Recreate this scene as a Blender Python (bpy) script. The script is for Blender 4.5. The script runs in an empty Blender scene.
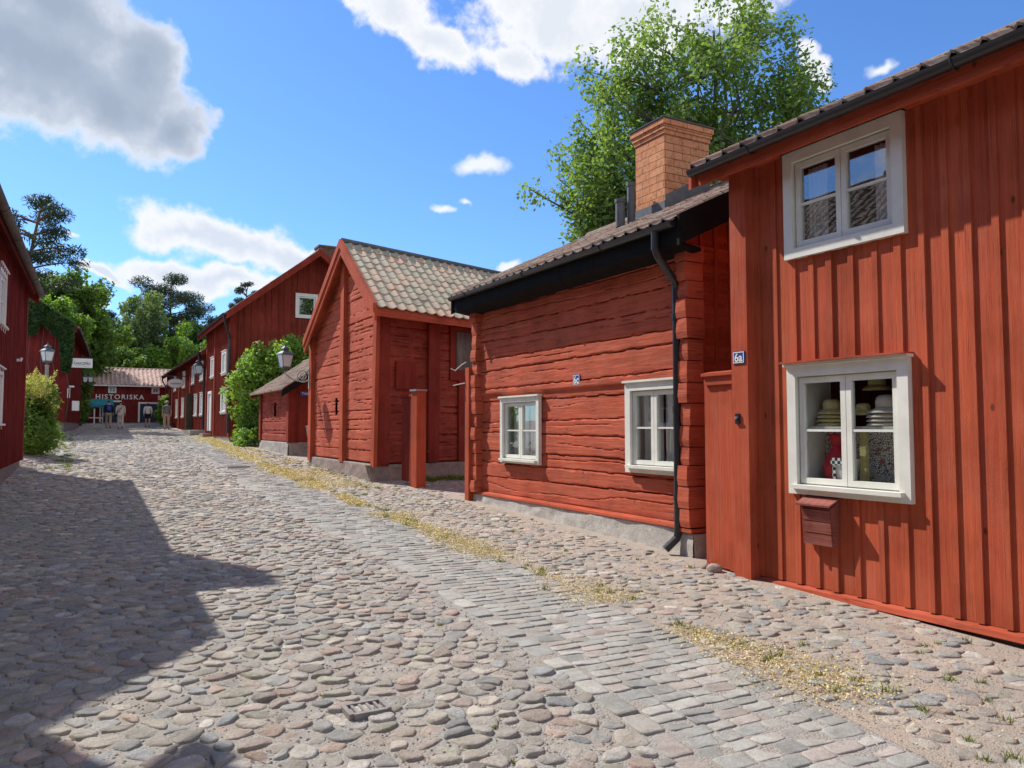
import bpy, bmesh, math, random
import numpy as np
from mathutils import Vector, Matrix
R = math.radians
rng = np.random.default_rng(7)
random.seed(7)
scene = bpy.context.scene
COL = scene.collection

# ------------------------------------------------------------------ camera maths (world-fixed)
FPX, YAW, PITCH, CAMZ = 769.0, R(29), math.atan(43/769.0), 1.6
SUN_AZ, SUN_EL = R(26), R(46)           # sun stands beyond the left-hand houses, up the street
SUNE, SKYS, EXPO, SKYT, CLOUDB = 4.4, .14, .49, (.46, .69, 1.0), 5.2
FW = np.array([math.sin(YAW)*math.cos(PITCH), math.cos(YAW)*math.cos(PITCH), math.sin(PITCH)])
RT = np.array([math.cos(YAW), -math.sin(YAW), 0.0]); UP = np.cross(RT, FW)
def sky_dir(px, py):                     # direction of a cloud in the sky, as seen from the street
    d = FW + RT*(px-512)/FPX - UP*(py-384)/FPX
    return d/np.linalg.norm(d)

# ------------------------------------------------------------------ ground shape
def smooth(t): t = np.clip(t, 0, 1); return t*t*(3-2*t)
def gz(X, Y):
    X = np.asarray(X, float); Y = np.asarray(Y, float)
    z = np.interp(Y, [-60, 0, 25, 56, 63, 75, 300], [-1.6, 0, .75, 1.5, 1.85, 2.2, 4.0])
    left = smooth((-X-.55)/.9) * np.interp(Y, [14, 22, 36, 42, 60, 70], [0, .12, .28, .5, .35, .1])
    right = smooth((X-4.0)/1.2) * np.interp(Y, [0, 3, 6, 14, 25, 40], [.0, .0, .0, .0, .03, .05])
    crown = -.02*smooth((np.abs(X-1.0))/3.0)*np.interp(Y, [0, 30, 60], [1, 1, 0])
    return z + left + right + crown
def G(x, y): return float(gz(x, y))
def bend(Y): return np.interp(Y, [0, 2.4, 3.2, 4.4, 7.2, 11, 14, 28, 37, 62], [-.62, -.33, -.20, -.06, .10, .03, .05, .5, .95, 1.15])
def sbend(Y): return np.interp(Y, [0, 2.1, 3, 12, 28, 37, 62], [-.25, -.12, 0, 0, .5, .95, 1.15])

# ------------------------------------------------------------------ noise (numpy)
_lat = rng.random((256, 256))
def vnoise(x, y):
    x = np.asarray(x, float); y = np.asarray(y, float)
    xi = np.floor(x).astype(int); yi = np.floor(y).astype(int)
    fx = x-xi; fy = y-yi; fx = fx*fx*(3-2*fx); fy = fy*fy*(3-2*fy)
    a = _lat[xi % 256, yi % 256]; b = _lat[(xi+1) % 256, yi % 256]
    c = _lat[xi % 256, (yi+1) % 256]; d = _lat[(xi+1) % 256, (yi+1) % 256]
    return (a*(1-fx)+b*fx)*(1-fy)+(c*(1-fx)+d*fx)*fy
def fbm(x, y, o=3):
    s = 0; a = .5; t = 0
    for k in range(o):
        s = s+a*vnoise(x*2**k+17.3*k, y*2**k+5.1*k); t += a; a *= .5
    return s/t

# ------------------------------------------------------------------ mesh builder
def V3(*a): return np.array(a, float)
def unit(v): v = np.asarray(v, float); return v/np.linalg.norm(v)
ZU = V3(0, 0, 1)
class MB:
    def __init__(s): s.v = []; s.f = []; s.n = 0; s.c = []; s.hascol = False
    def add(s, verts, faces, col=None):
        verts = np.asarray(verts, float).reshape(-1, 3); b = s.n
        s.v.append(verts); s.n += len(verts)
        s.f.extend([tuple(int(i)+b for i in f) for f in faces])
        if col is None: s.c.append(np.full((len(verts), 3), .5))
        else:
            s.hascol = True; s.c.append(np.broadcast_to(np.asarray(col, float).reshape(-1, 3), (len(verts), 3)).copy())
    def hexa(s, p, col=None):            # p: 8 corners, bottom loop then top loop
        s.add(p, [(3, 2, 1, 0), (4, 5, 6, 7), (0, 1, 5, 4), (1, 2, 6, 5), (2, 3, 7, 6), (3, 0, 4, 7)], col)
    def obox(s, P, u, v, w, col=None):   # corner P, three edge vectors
        P, u, v, w = (np.asarray(a, float) for a in (P, u, v, w))
        s.hexa([P, P+u, P+u+v, P+v, P+w, P+u+w, P+u+v+w, P+v+w], col)
    def box(s, x0, x1, y0, y1, z0, z1, col=None):
        s.obox((x0, y0, z0), (x1-x0, 0, 0), (0, y1-y0, 0), (0, 0, z1-z0), col)
    def tube(s, pts, r, n=8, col=None, cap=True):
        pts = [np.asarray(p, float) for p in pts]; rs = r if hasattr(r, '__len__') else [r]*len(pts)
        vs = []; prev = None
        for i, p in enumerate(pts):
            t = unit(pts[min(i+1, len(pts)-1)]-pts[max(i-1, 0)])
            if prev is None:
                a = np.cross(t, ZU if abs(t[2]) < .9 else V3(1, 0, 0))
            else: a = prev-t*(prev@t)
            a = unit(a); prev = a; b = np.cross(t, a)
            for k in range(n):
                q = 2*math.pi*k/n; vs.append(p+rs[i]*(a*math.cos(q)+b*math.sin(q)))
        fs = []
        for i in range(len(pts)-1):
            for k in range(n): fs.append((i*n+k, i*n+(k+1) % n, (i+1)*n+(k+1) % n, (i+1)*n+k))
        if cap: fs.append(tuple(range(n-1, -1, -1))); fs.append(tuple((len(pts)-1)*n+k for k in range(n)))
        s.add(vs, fs, col)
    def lathe(s, prof, c=(0, 0, 0), n=12, col=None, sx=1, sy=1):
        vs = []; m = len(prof)
        for r, z in prof:
            for k in range(n):
                q = 2*math.pi*(k+.5)/n; vs.append((c[0]+sx*r*math.cos(q), c[1]+sy*r*math.sin(q), c[2]+z))
        fs = [(i*n+k, i*n+(k+1) % n, (i+1)*n+(k+1) % n, (i+1)*n+k) for i in range(m-1) for k in range(n)]
        fs.append(tuple(range(n-1, -1, -1))); fs.append(tuple((m-1)*n+k for k in range(n)))
        s.add(vs, fs, col)
    def build(s, name, m, parent=None, smooth=False):
        me = bpy.data.meshes.new(name)
        v = np.concatenate(s.v) if s.v else np.zeros((0, 3))
        off = np.array(parent['_o']) if parent is not None and '_o' in parent.keys() else np.zeros(3)
        me.from_pydata((v-off).tolist(), [], s.f); me.materials.append(m)
        if s.hascol:
            a = me.color_attributes.new('Col', 'FLOAT_COLOR', 'POINT')
            c = np.concatenate(s.c); a.data.foreach_set('color', np.c_[c, np.ones(len(c))].ravel().astype(np.float32))
        if smooth: me.polygons.foreach_set('use_smooth', np.ones(len(me.polygons), bool))
        me.update()
        o = bpy.data.objects.new(name, me); COL.objects.link(o)
        if parent is not None: o.parent = parent; o['_o'] = list(off)
        return o
def tag(o, label=None, cat=None, group=None, kind=None):
    if label: o['label'] = label
    if cat: o['category'] = cat
    if group: o['group'] = group
    if kind: o['kind'] = kind
    return o
def thing(name, label, cat, loc, group=None):
    o = bpy.data.objects.new(name, None); COL.objects.link(o); o.location = loc; o['_o'] = list(map(float, loc))
    o.empty_display_size = .1
    return tag(o, label, cat, group)

# ------------------------------------------------------------------ materials
class NT:
    def __init__(s, name):
        s.m = bpy.data.materials.new(name); s.m.use_nodes = True; s.t = s.m.node_tree; s.t.nodes.clear()
        s.out = s.n('ShaderNodeOutputMaterial'); s.b = s.n('ShaderNodeBsdfPrincipled'); s.l(s.b.outputs[0], s.out.inputs[0])
        s.geo = s.n('ShaderNodeNewGeometry')
    def n(s, k, **kw):
        x = s.t.nodes.new(k)
        for a, b in kw.items(): setattr(x, a, b)
        return x
    def l(s, a, b): s.t.links.new(a, b)
    def put(s, sock, val):
        if isinstance(val, bpy.types.NodeSocket): s.l(val, sock)
        elif isinstance(val, tuple) and len(val) == 3 and sock.type == 'RGBA': sock.default_value = (*val, 1)
        else: sock.default_value = val
    def pos(s, scale=(1, 1, 1), rot=(0, 0, 0)):
        mp = s.n('ShaderNodeMapping'); s.l(s.geo.outputs['Position'], mp.inputs[0])
        mp.inputs['Scale'].default_value = scale; mp.inputs['Rotation'].default_value = rot; return mp.outputs[0]
    def noise(s, vec, scale=1, detail=4, rough=.6, dist=0):
        x = s.n('ShaderNodeTexNoise'); s.l(vec, x.inputs['Vector'])
        x.inputs['Scale'].default_value = scale; x.inputs['Detail'].default_value = detail
        x.inputs['Roughness'].default_value = rough; x.inputs['Distortion'].default_value = dist; return x.outputs['Fac']
    def voro(s, vec, scale, feature='F1', out='Distance'):
        x = s.n('ShaderNodeTexVoronoi', feature=feature); s.l(vec, x.inputs['Vector']); x.inputs['Scale'].default_value = scale; return x.outputs[out]
    def ramp(s, fac, stops):
        x = s.n('ShaderNodeValToRGB'); s.put(x.inputs[0], fac); e = x.color_ramp.elements
        while len(e) < len(stops): e.new(.5)
        for q, (p, c) in zip(e, stops):
            q.position = p; q.color = (*c, 1) if isinstance(c, tuple) else (c, c, c, 1)
        return x.outputs[0]
    def mix(s, a, b, f, mode='MIX'):
        x = s.n('ShaderNodeMix', data_type='RGBA', blend_type=mode); s.put(x.inputs[0], f); s.put(x.inputs[6], a); s.put(x.inputs[7], b); return x.outputs[2]
    def math(s, op, a, b=0.0, c=0.0):
        x = s.n('ShaderNodeMath', operation=op)
        for i, q in enumerate((a, b, c)): s.put(x.inputs[i], q)
        return x.outputs[0]
    def attr(s, name='Col'):
        x = s.n('ShaderNodeAttribute', attribute_name=name); return x.outputs['Color']
    def bump(s, h, strength=.3, dist=.01, normal=None):
        x = s.n('ShaderNodeBump'); s.l(h, x.inputs['Height']); x.inputs['Strength'].default_value = strength; x.inputs['Distance'].default_value = dist
        if normal: s.l(normal, x.inputs['Normal'])
        return x.outputs[0]
    def fin(s, col, rough=.7, bump=None, spec=.3, metal=0):
        s.put(s.b.inputs['Base Color'], col); s.put(s.b.inputs['Roughness'], rough); s.b.inputs['Specular IOR Level'].default_value = spec
        s.b.inputs['Metallic'].default_value = metal
        if bump: s.l(bump, s.b.inputs['Normal'])
        return s.m

def wood(name, base, grain='v', vary=.35, bumps=.5, worn=(.50, .17, .11), wornamt=.3, usecol=False, spec=.12):
    t = NT(name)
    # grain runs along z for 'v'; along the horizontal for 'h'
    sc = (38, 38, 1.6) if grain == 'v' else (1.6, 1.6, 42)
    sc2 = (9, 9, .7) if grain == 'v' else (.7, .7, 9)
    g1 = t.noise(t.pos(sc), 1, 5, .65); g2 = t.noise(t.pos(sc2), 1, 3, .6, .4)
    blot = t.noise(t.pos(), 1.3, 4, .6)
    c = t.mix(base, tuple(x*(1-vary) for x in base), t.ramp(g1, [(.35, 1.), (.62, 0.)]))
    c = t.mix(c, worn, t.math('MULTIPLY', t.ramp(g2, [(.5, 0.), (.75, 1.)]), wornamt))
    c = t.mix(c, t.mix(c, (.75, .72, .7), 1., 'MULTIPLY'), t.ramp(blot, [(.42, 0.), (.68, 1.)]))
    if usecol: c = t.mix(c, t.attr(), 1., 'MULTIPLY')
    csc = (70, 70, .8) if grain == 'v' else (.9, .9, 62)
    cr = t.math('ABSOLUTE', t.math('SUBTRACT', t.noise(t.pos(csc), 1, 2, .5, .3), .5)); cm = t.noise(t.pos((2.3, 2.3, 2.3)), 1, 3, .6)
    crack = t.math('MULTIPLY', t.ramp(cr, [(.006, 1.), (.022, 0.)]), t.ramp(cm, [(.46, 0.), (.58, 1.)]))
    c = t.mix(c, (base[0]*.36, base[1]*.36, base[2]*.4), t.math('MULTIPLY', crack, .75 if grain == 'h' else .28))
    chalk = t.noise(t.pos((3, 3, 2)), 1, 6, .7)
    c = t.mix(c, worn, t.math('MULTIPLY', t.ramp(chalk, [(.52, 0.), (.74, 1.)]), .30))
    kn = t.voro(t.pos((4, 4, 2.2)), 1.0)
    c = t.mix((base[0]*.35, base[1]*.4, base[2]*.4), c, t.ramp(kn, [(.045, 0.), (.075, 1.)]))
    fine = t.noise(t.pos((1, 1, 1)), 90, 3, .7)
    h = t.math('SUBTRACT', t.math('ADD', t.math('MULTIPLY', g1, .8), t.math('MULTIPLY', fine, .45)), t.math('MULTIPLY', crack, 1.1))
    return t.fin(c, .82, t.bump(h, bumps, .008), spec)
def plain(name, c, rough=.5, vary=.12, scale=6., metal=0, spec=.4, bmp=0.):
    t = NT(name); n = t.noise(t.pos(), scale, 5, .65)
    col = t.mix(tuple(min(1, x*(1+vary)) for x in c), tuple(x*(1-vary) for x in c), t.ramp(n, [(.3, 0.), (.7, 1.)]))
    b = t.bump(t.noise(t.pos(), scale*14, 3, .6), bmp, .004) if bmp else None
    return t.fin(col, rough, b, spec, metal)

RED = (.50, .103, .047)
M = {}
M['red_v'] = wood('red_boards', RED, 'v', vary=.2, wornamt=.22, usecol=True)
M['red_h'] = wood('red_logs', (.54, .118, .062), 'h', vary=.25, bumps=.7, wornamt=.4)
M['red_trim'] = wood('red_trim', (.48, .092, .042), 'v', vary=.2)
M['red_trim_h'] = wood('red_trim_level', (.46, .088, .042), 'h', vary=.2)
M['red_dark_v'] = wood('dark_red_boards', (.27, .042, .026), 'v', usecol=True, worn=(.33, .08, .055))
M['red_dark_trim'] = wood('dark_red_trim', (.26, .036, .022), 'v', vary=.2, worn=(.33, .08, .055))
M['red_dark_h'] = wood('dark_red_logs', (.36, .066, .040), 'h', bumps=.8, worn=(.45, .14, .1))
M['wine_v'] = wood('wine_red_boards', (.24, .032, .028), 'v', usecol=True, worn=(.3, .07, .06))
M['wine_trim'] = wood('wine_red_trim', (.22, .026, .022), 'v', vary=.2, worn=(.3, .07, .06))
M['oldwood'] = wood('bare_old_wood', (.17, .14, .12), 'v', worn=(.26, .23, .2))
M['mail'] = wood('faded_red_wood', (.30, .085, .062), 'h', worn=(.42, .2, .16), wornamt=.6)
M['white'] = plain('white_window_paint', (.70, .69, .61), .5, .10, 4, bmp=.12)
M['white_far'] = plain('chalk_white_paint', (.74, .72, .68), .5, .06)
M['black'] = plain('black_metal', (.022, .023, .026), .32, .2, 8, spec=.5)
M['blackwood'] = plain('black_tarred_wood', (.011, .011, .011), .85, .3, 7, bmp=.2, spec=.1)
M['lead'] = plain('lead_flashing', (.10, .105, .11), .5, .25, 9)
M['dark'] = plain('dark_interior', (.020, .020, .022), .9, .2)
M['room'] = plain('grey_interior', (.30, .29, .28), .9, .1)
M['blue'] = plain('enamel_blue', (.03, .08, .30), .25, .05)
M['bluedoor'] = plain('dark_blue_paint', (.018, .028, .055), .5, .15)
M['teal'] = plain('teal_awning_cloth', (.02, .20, .23), .8, .12)
M['grey'] = plain('grey_metal', (.30, .32, .33), .4, .15, metal=.5)
M['lampiron'] = plain('painted_iron', (.10, .12, .12), .45, .2)
M['ironpale'] = plain('pale_green_iron', (.36, .40, .36), .6, .15)
M['post'] = plain('grey_post', (.27, .29, .27), .55, .15)
M['olive'] = plain('olive_boards', (.085, .075, .045), .7, .25)
M['rust'] = plain('worn_cast_iron', (.24, .215, .20), .6, .25, 20, bmp=.4)
M['straw'] = plain('woven_straw', (.52, .45, .20), .8, .25, 40, bmp=.5)
M['felt'] = plain('cream_felt', (.62, .56, .46), .85, .1, 20)
M['redcloth'] = plain('red_cloth', (.50, .022, .03), .6, .2, 12)
M['curtain'] = plain('white_curtain', (.72, .72, .70), .85, .06, 12)
M['skin'] = plain('skin', (.50, .31, .22), .6, .06)
M['hair'] = plain('dark_hair', (.03, .022, .018), .6, .3, 30)
M['navy'] = plain('navy_cloth', (.018, .024, .05), .8, .2)
M['bluebag'] = plain('blue_bag_cloth', (.03, .09, .40), .7, .15)
M['cream'] = plain('cream_cloth', (.62, .57, .48), .85, .1)
M['beige'] = plain('beige_cloth', (.45, .38, .28), .85, .1)
M['whitecloth'] = plain('white_cloth', (.72, .70, .70), .85, .06)
M['blackcloth'] = plain('black_cloth', (.02, .02, .024), .85, .2)
M['greycloth'] = plain('grey_green_cloth', (.15, .17, .17), .85, .1)
M['khaki'] = plain('tan_cloth', (.42, .30, .22), .85, .1)
M['bark'] = plain('bark', (.10, .085, .07), .95, .35, 9, bmp=.6)
M['pinebark'] = plain('pine_bark', (.16, .085, .05), .95, .35, 9, bmp=.6)
M['birchbark'] = plain('pale_bark', (.40, .38, .35), .9, .35, 9)

def stone_mat(name, tint=1., bumpy=.6):
    t = NT(name); a = t.attr()
    n1 = t.noise(t.pos(), 55, 5, .75); n2 = t.noise(t.pos(), 11, 4, .6); sp = t.noise(t.pos(), 260, 2, .6)
    c = t.mix(a, t.mix(a, (.78, .76, .73), 1., 'MULTIPLY'), t.ramp(n2, [(.4, 0.), (.68, 1.)]))
    c = t.mix(c, t.mix(c, (1.35, 1.33, 1.3), 1., 'MULTIPLY'), t.ramp(n1, [(.5, 0.), (.72, 1.)]))
    c = t.mix(c, t.mix(c, (.55, .55, .56), 1., 'MULTIPLY'), t.math('MULTIPLY', t.ramp(sp, [(.56, 0.), (.66, 1.)]), .55))
    dust = t.noise(t.pos(), 2.2, 5, .65)
    c = t.mix(c, (.42, .37, .31), t.math('MULTIPLY', t.ramp(dust, [(.48, 0.), (.7, 1.)]), .45))
    n4 = t.noise(t.pos(), 24, 3, .6)
    h = t.math('ADD', t.math('ADD', n1, t.math('MULTIPLY', sp, .5)), n4)
    return t.fin(c, .93, t.bump(h, bumpy, .018), .08)
M['cobble'] = stone_mat('cobble_stone', bumpy=.9)
M['sett'] = stone_mat('sett_stone', bumpy=.5)
def ground_mat():
    t = NT('gravel_ground'); p = t.pos()
    n1 = t.noise(p, 120, 4, .75); n2 = t.noise(p, 3.0, 5, .6); v = t.voro(p, 75); n3 = t.noise(p, 24, 4, .7)
    c = t.ramp(n1, [(.3, (.24, .222, .195)), (.5, (.37, .347, .31)), (.72, (.54, .51, .465))])
    c = t.mix(c, (.37, .27, .19), t.math('MULTIPLY', t.ramp(n2, [(.45, 0.), (.7, 1.)]), .5))
    c = t.mix(c, (.13, .14, .05), t.math('MULTIPLY', t.ramp(n3, [(.66, 0.), (.75, 1.)]), .6))
    h = t.math('SUBTRACT', n1, t.math('MULTIPLY', v, .8))
    return t.fin(c, .95, t.bump(h, .8, .012), .15)
M['ground'] = ground_mat()
def dirt_mat():
    t = NT('sandy_dirt'); p = t.pos()
    n1 = t.noise(p, 120, 4, .75); n2 = t.noise(p, 2.5, 5, .6); v = t.voro(p, 90)
    c = t.ramp(n1, [(.3, (.24, .183, .138)), (.5, (.41, .332, .262)), (.72, (.56, .485, .405))])
    c = t.mix(c, (.31, .28, .24), t.math('MULTIPLY', t.ramp(n2, [(.45, 0.), (.65, 1.)]), .6))
    return t.fin(c, .95, t.bump(t.math('SUBTRACT', n1, t.math('MULTIPLY', v, .8)), .7, .01), .15)
M['dirt'] = dirt_mat()
def plinth_mat(name, c0, c1, sc=7, bm=.8):
    t = NT(name); p = t.pos(); n = t.noise(p, sc, 6, .7); f = t.noise(p, sc*9, 4, .7)
    c = t.mix(c0, c1, t.ramp(n, [(.35, 0.), (.65, 1.)])); c = t.mix(c, t.mix(c, (.6, .6, .6), 1., 'MULTIPLY'), t.ramp(f, [(.5, 0.), (.7, 1.)]))
    return t.fin(c, .92, t.bump(t.math('ADD', n, t.math('MULTIPLY', f, .5)), bm, .02), .15)
M['plaster'] = plinth_mat('weathered_plaster', (.56, .53, .48), (.42, .385, .34), 5)
M['granite'] = plinth_mat('grey_granite', (.36, .27, .225), (.22, .18, .16), 9)
M['granite_pale'] = plinth_mat('pale_granite', (.42, .39, .35), (.28, .25, .22), 6)
def tile_mat(name, stops, lich=(.34, .33, .25), amt=.5):
    t = NT(name); a = t.attr(); sx = t.n('ShaderNodeSeparateColor'); t.l(a, sx.inputs[0])
    c = t.ramp(sx.outputs[0], stops)
    n = t.noise(t.pos(), 9, 6, .75); n2 = t.noise(t.pos(), 2, 4, .6); f = t.noise(t.pos(), 60, 4, .7)
    c = t.mix(c, lich, t.math('MULTIPLY', t.ramp(t.math('ADD', n, t.math('MULTIPLY', n2, .4)), [(.62, 0.), (.82, 1.)]), amt))
    c = t.mix(c, t.mix(c, (.5, .5, .5), 1., 'MULTIPLY'), t.ramp(f, [(.52, 0.), (.72, 1.)]))
    return t.fin(c, .85, t.bump(f, .5, .006), .2)
M['tile_brown'] = tile_mat('brown_clay_tiles', [(0, (.11, .06, .045)), (.5, (.19, .105, .078)), (1, (.28, .17, .13))])
M['tile_lichen'] = tile_mat('lichen_grown_tiles', [(0, (.34, .28, .20)), (.4, (.47, .37, .265)), (.7, (.55, .38, .275)), (1, (.62, .36, .24))], (.46, .46, .33), .75)
M['tile_pale'] = tile_mat('pale_weathered_tiles', [(0, (.44, .28, .22)), (.5, (.54, .36, .29)), (1, (.62, .44, .36))], (.55, .46, .40), .4)
def brick_mat():
    t = NT('orange_brick'); s = t.n('ShaderNodeSeparateXYZ'); t.l(t.geo.outputs['Position'], s.inputs[0])
    cb = t.n('ShaderNodeCombineXYZ'); t.l(t.math('ADD', s.outputs[0], s.outputs[1]), cb.inputs[0]); t.l(s.outputs[2], cb.inputs[1])
    b = t.n('ShaderNodeTexBrick'); t.l(cb.outputs[0], b.inputs['Vector']); b.inputs['Scale'].default_value = 1
    b.inputs['Brick Width'].default_value = .32; b.inputs['Row Height'].default_value = .112; b.inputs['Mortar Size'].default_value = .007
    b.inputs['Mortar Smooth'].default_value = .3
    b.inputs['Color1'].default_value = (.66, .305, .15, 1); b.inputs['Color2'].default_value = (.58, .24, .115, 1); b.inputs['Mortar'].default_value = (.27, .13, .075, 1)
    n = t.noise(t.pos(), 14, 5, .7)
    c = t.mix(b.outputs[0], t.mix(b.outputs[0], (.6, .56, .55), 1., 'MULTIPLY'), t.ramp(n, [(.45, 0.), (.7, 1.)]))
    h = t.math('ADD', t.math('MULTIPLY', b.outputs['Fac'], -1.2), t.math('MULTIPLY', t.noise(t.pos(), 60, 4, .7), .4))
    return t.fin(c, .88, t.bump(h, .7, .012), .2)
M['brick'] = brick_mat()
M['brick_dark'] = plinth_mat('sooty_brick', (.20, .10, .07), (.11, .065, .05), 8)
def glass_mat(name, refl=.05, tint=(.93, .95, .95)):
    t = NT(name); t.t.nodes.remove(t.b)
    tr = t.n('ShaderNodeBsdfTransparent'); tr.inputs[0].default_value = (*tint, 1)
    gl = t.n('ShaderNodeBsdfGlossy'); gl.inputs['Roughness'].default_value = .01; gl.inputs['Color'].default_value = (.95, .97, 1, 1)
    dt = t.n('ShaderNodeVectorMath', operation='DOT_PRODUCT'); t.l(t.geo.outputs['Incoming'], dt.inputs[0]); t.l(t.geo.outputs['Normal'], dt.inputs[1])
    fr = t.math('ADD', refl, t.math('MULTIPLY', 1-refl, t.math('POWER', t.math('SUBTRACT', 1., t.math('ABSOLUTE', dt.outputs['Value'])), 4.)))
    nb = t.noise(t.pos(), 2.2, 2, .5); bp = t.bump(nb, .05, .02); t.l(bp, gl.inputs['Normal'])
    mx = t.n('ShaderNodeMixShader'); t.l(fr, mx.inputs[0]); t.l(tr.outputs[0], mx.inputs[1]); t.l(gl.outputs[0], mx.inputs[2])
    t.l(mx.outputs[0], t.out.inputs[0]); return t.m
M['glass'] = glass_mat('window_glass', .13)
M['glass_clear'] = glass_mat('display_glass', .03)
M['lampglass'] = plain('frosted_lamp_glass', (.62, .68, .70), .2, .08, spec=.6)
def leaf_mat(name, c0, c1, c2, trans=.35):
    t = NT(name); a = t.attr(); sx = t.n('ShaderNodeSeparateColor'); t.l(a, sx.inputs[0])
    c = t.ramp(sx.outputs[0], [(0., c0), (.5, c1), (1., c2)])
    d = t.n('ShaderNodeBsdfTranslucent'); t.l(t.mix(c, (1.5, 1.5, .7), 1., 'MULTIPLY'), d.inputs[0])
    mx = t.n('ShaderNodeMixShader'); mx.inputs[0].default_value = trans
    t.l(t.b.outputs[0], mx.inputs[1]); t.l(d.outputs[0], mx.inputs[2]); t.l(mx.outputs[0], t.out.inputs[0])
    t.fin(c, .55, None, .3); return t.m
M['leaf_big'] = leaf_mat('bright_tree_leaves', (.10, .17, .045), (.165, .25, .07), (.24, .33, .12), .5)
M['leaf_mid'] = leaf_mat('green_leaves', (.07, .135, .025), (.12, .21, .038), (.19, .29, .055), .45)
M['leaf_dark'] = leaf_mat('dark_leaves', (.038, .08, .024), (.062, .12, .034), (.095, .165, .045), .35)
M['leaf_pale'] = leaf_mat('grey_green_leaves', (.085, .14, .06), (.14, .20, .085), (.20, .27, .12), .45)
M['leaf_lime'] = leaf_mat('light_green_leaves', (.10, .19, .03), (.16, .28, .045), (.23, .36, .065), .45)
M['leaf_climb'] = leaf_mat('climber_leaves', (.13, .23, .04), (.20, .33, .06), (.28, .41, .085), .45)
M['leaf_ivy'] = leaf_mat('ivy_leaves', (.022, .058, .018), (.04, .09, .026), (.075, .135, .034), .25)
M['needle'] = leaf_mat('pine_needles', (.026, .048, .026), (.045, .074, .038), (.07, .10, .048), .15)
M['plume'] = leaf_mat('cream_blossom', (.38, .40, .10), (.52, .52, .18), (.66, .64, .30), .3)
M['grassy'] = leaf_mat('grass_blades', (.07, .13, .02), (.14, .20, .035), (.30, .28, .08), .25)
M['petal'] = leaf_mat('dry_blossom', (.42, .31, .13), (.60, .48, .23), (.74, .66, .40), .15)
def lattice_mat():
    t = NT('patterned_paper'); v = t.voro(t.pos((1, 1, 1)), 58, 'DISTANCE_TO_EDGE'); k = t.voro(t.pos(), 11, 'F1', 'Color')
    c = t.mix((.05, .05, .06), (.84, .82, .80), t.ramp(v, [(.06, 0.), (.12, 1.)]))
    c = t.mix(c, (.35, .18, .16), t.ramp(t.noise(t.pos(), 14, 2), [(.6, 0.), (.64, 1.)])); return t.fin(c, .8)
M['paper'] = lattice_mat()
def checker_mat():
    t = NT('checked_cloth'); x = t.n('ShaderNodeTexChecker'); t.l(t.pos(), x.inputs[0]); x.inputs['Scale'].default_value = 36
    x.inputs[1].default_value = (.03, .03, .03, 1); x.inputs[2].default_value = (.75, .75, .73, 1); return t.fin(x.outputs[0], .8)
M['check'] = checker_mat()

# ------------------------------------------------------------------ lettering
def text_geo(body, size=1., depth=.01, spacing=1.):
    cu = bpy.data.curves.new('lettering', 'FONT'); cu.body = body; cu.size = size; cu.extrude = depth
    cu.align_x = 'CENTER'; cu.align_y = 'CENTER'; cu.space_character = spacing; cu.resolution_u = 3; cu.offset = .018
    o = bpy.data.objects.new('lettering', cu); COL.objects.link(o); dg = bpy.context.evaluated_depsgraph_get()
    me = bpy.data.meshes.new_from_object(o.evaluated_get(dg))
    v = np.array([x.co for x in me.vertices]); f = [tuple(p.vertices) for p in me.polygons]
    bpy.data.objects.remove(o); bpy.data.meshes.remove(me); bpy.data.curves.remove(cu); return v, f
def lettering(body, c, u, n, width=None, height=None, name='lettering', mat=None, parent=None, depth=.008, spacing=1.):
    v, f = text_geo(body, 1., depth, spacing)
    w = np.ptp(v[:, 0]); h = np.ptp(v[:, 1]); ctr = (v.max(0)+v.min(0))/2
    sx = (width/w) if width else None; sy = (height/h) if height else None
    sx = sx or sy; sy = sy or sx
    v = v-[ctr[0], ctr[1], 0]
    P = np.array(c)+np.outer(v[:, 0]*sx, u)+np.outer(v[:, 1]*sy, ZU)+np.outer(v[:, 2], n)
    mb = MB(); mb.add(P, f); return mb.build(name, mat, parent)

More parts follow.
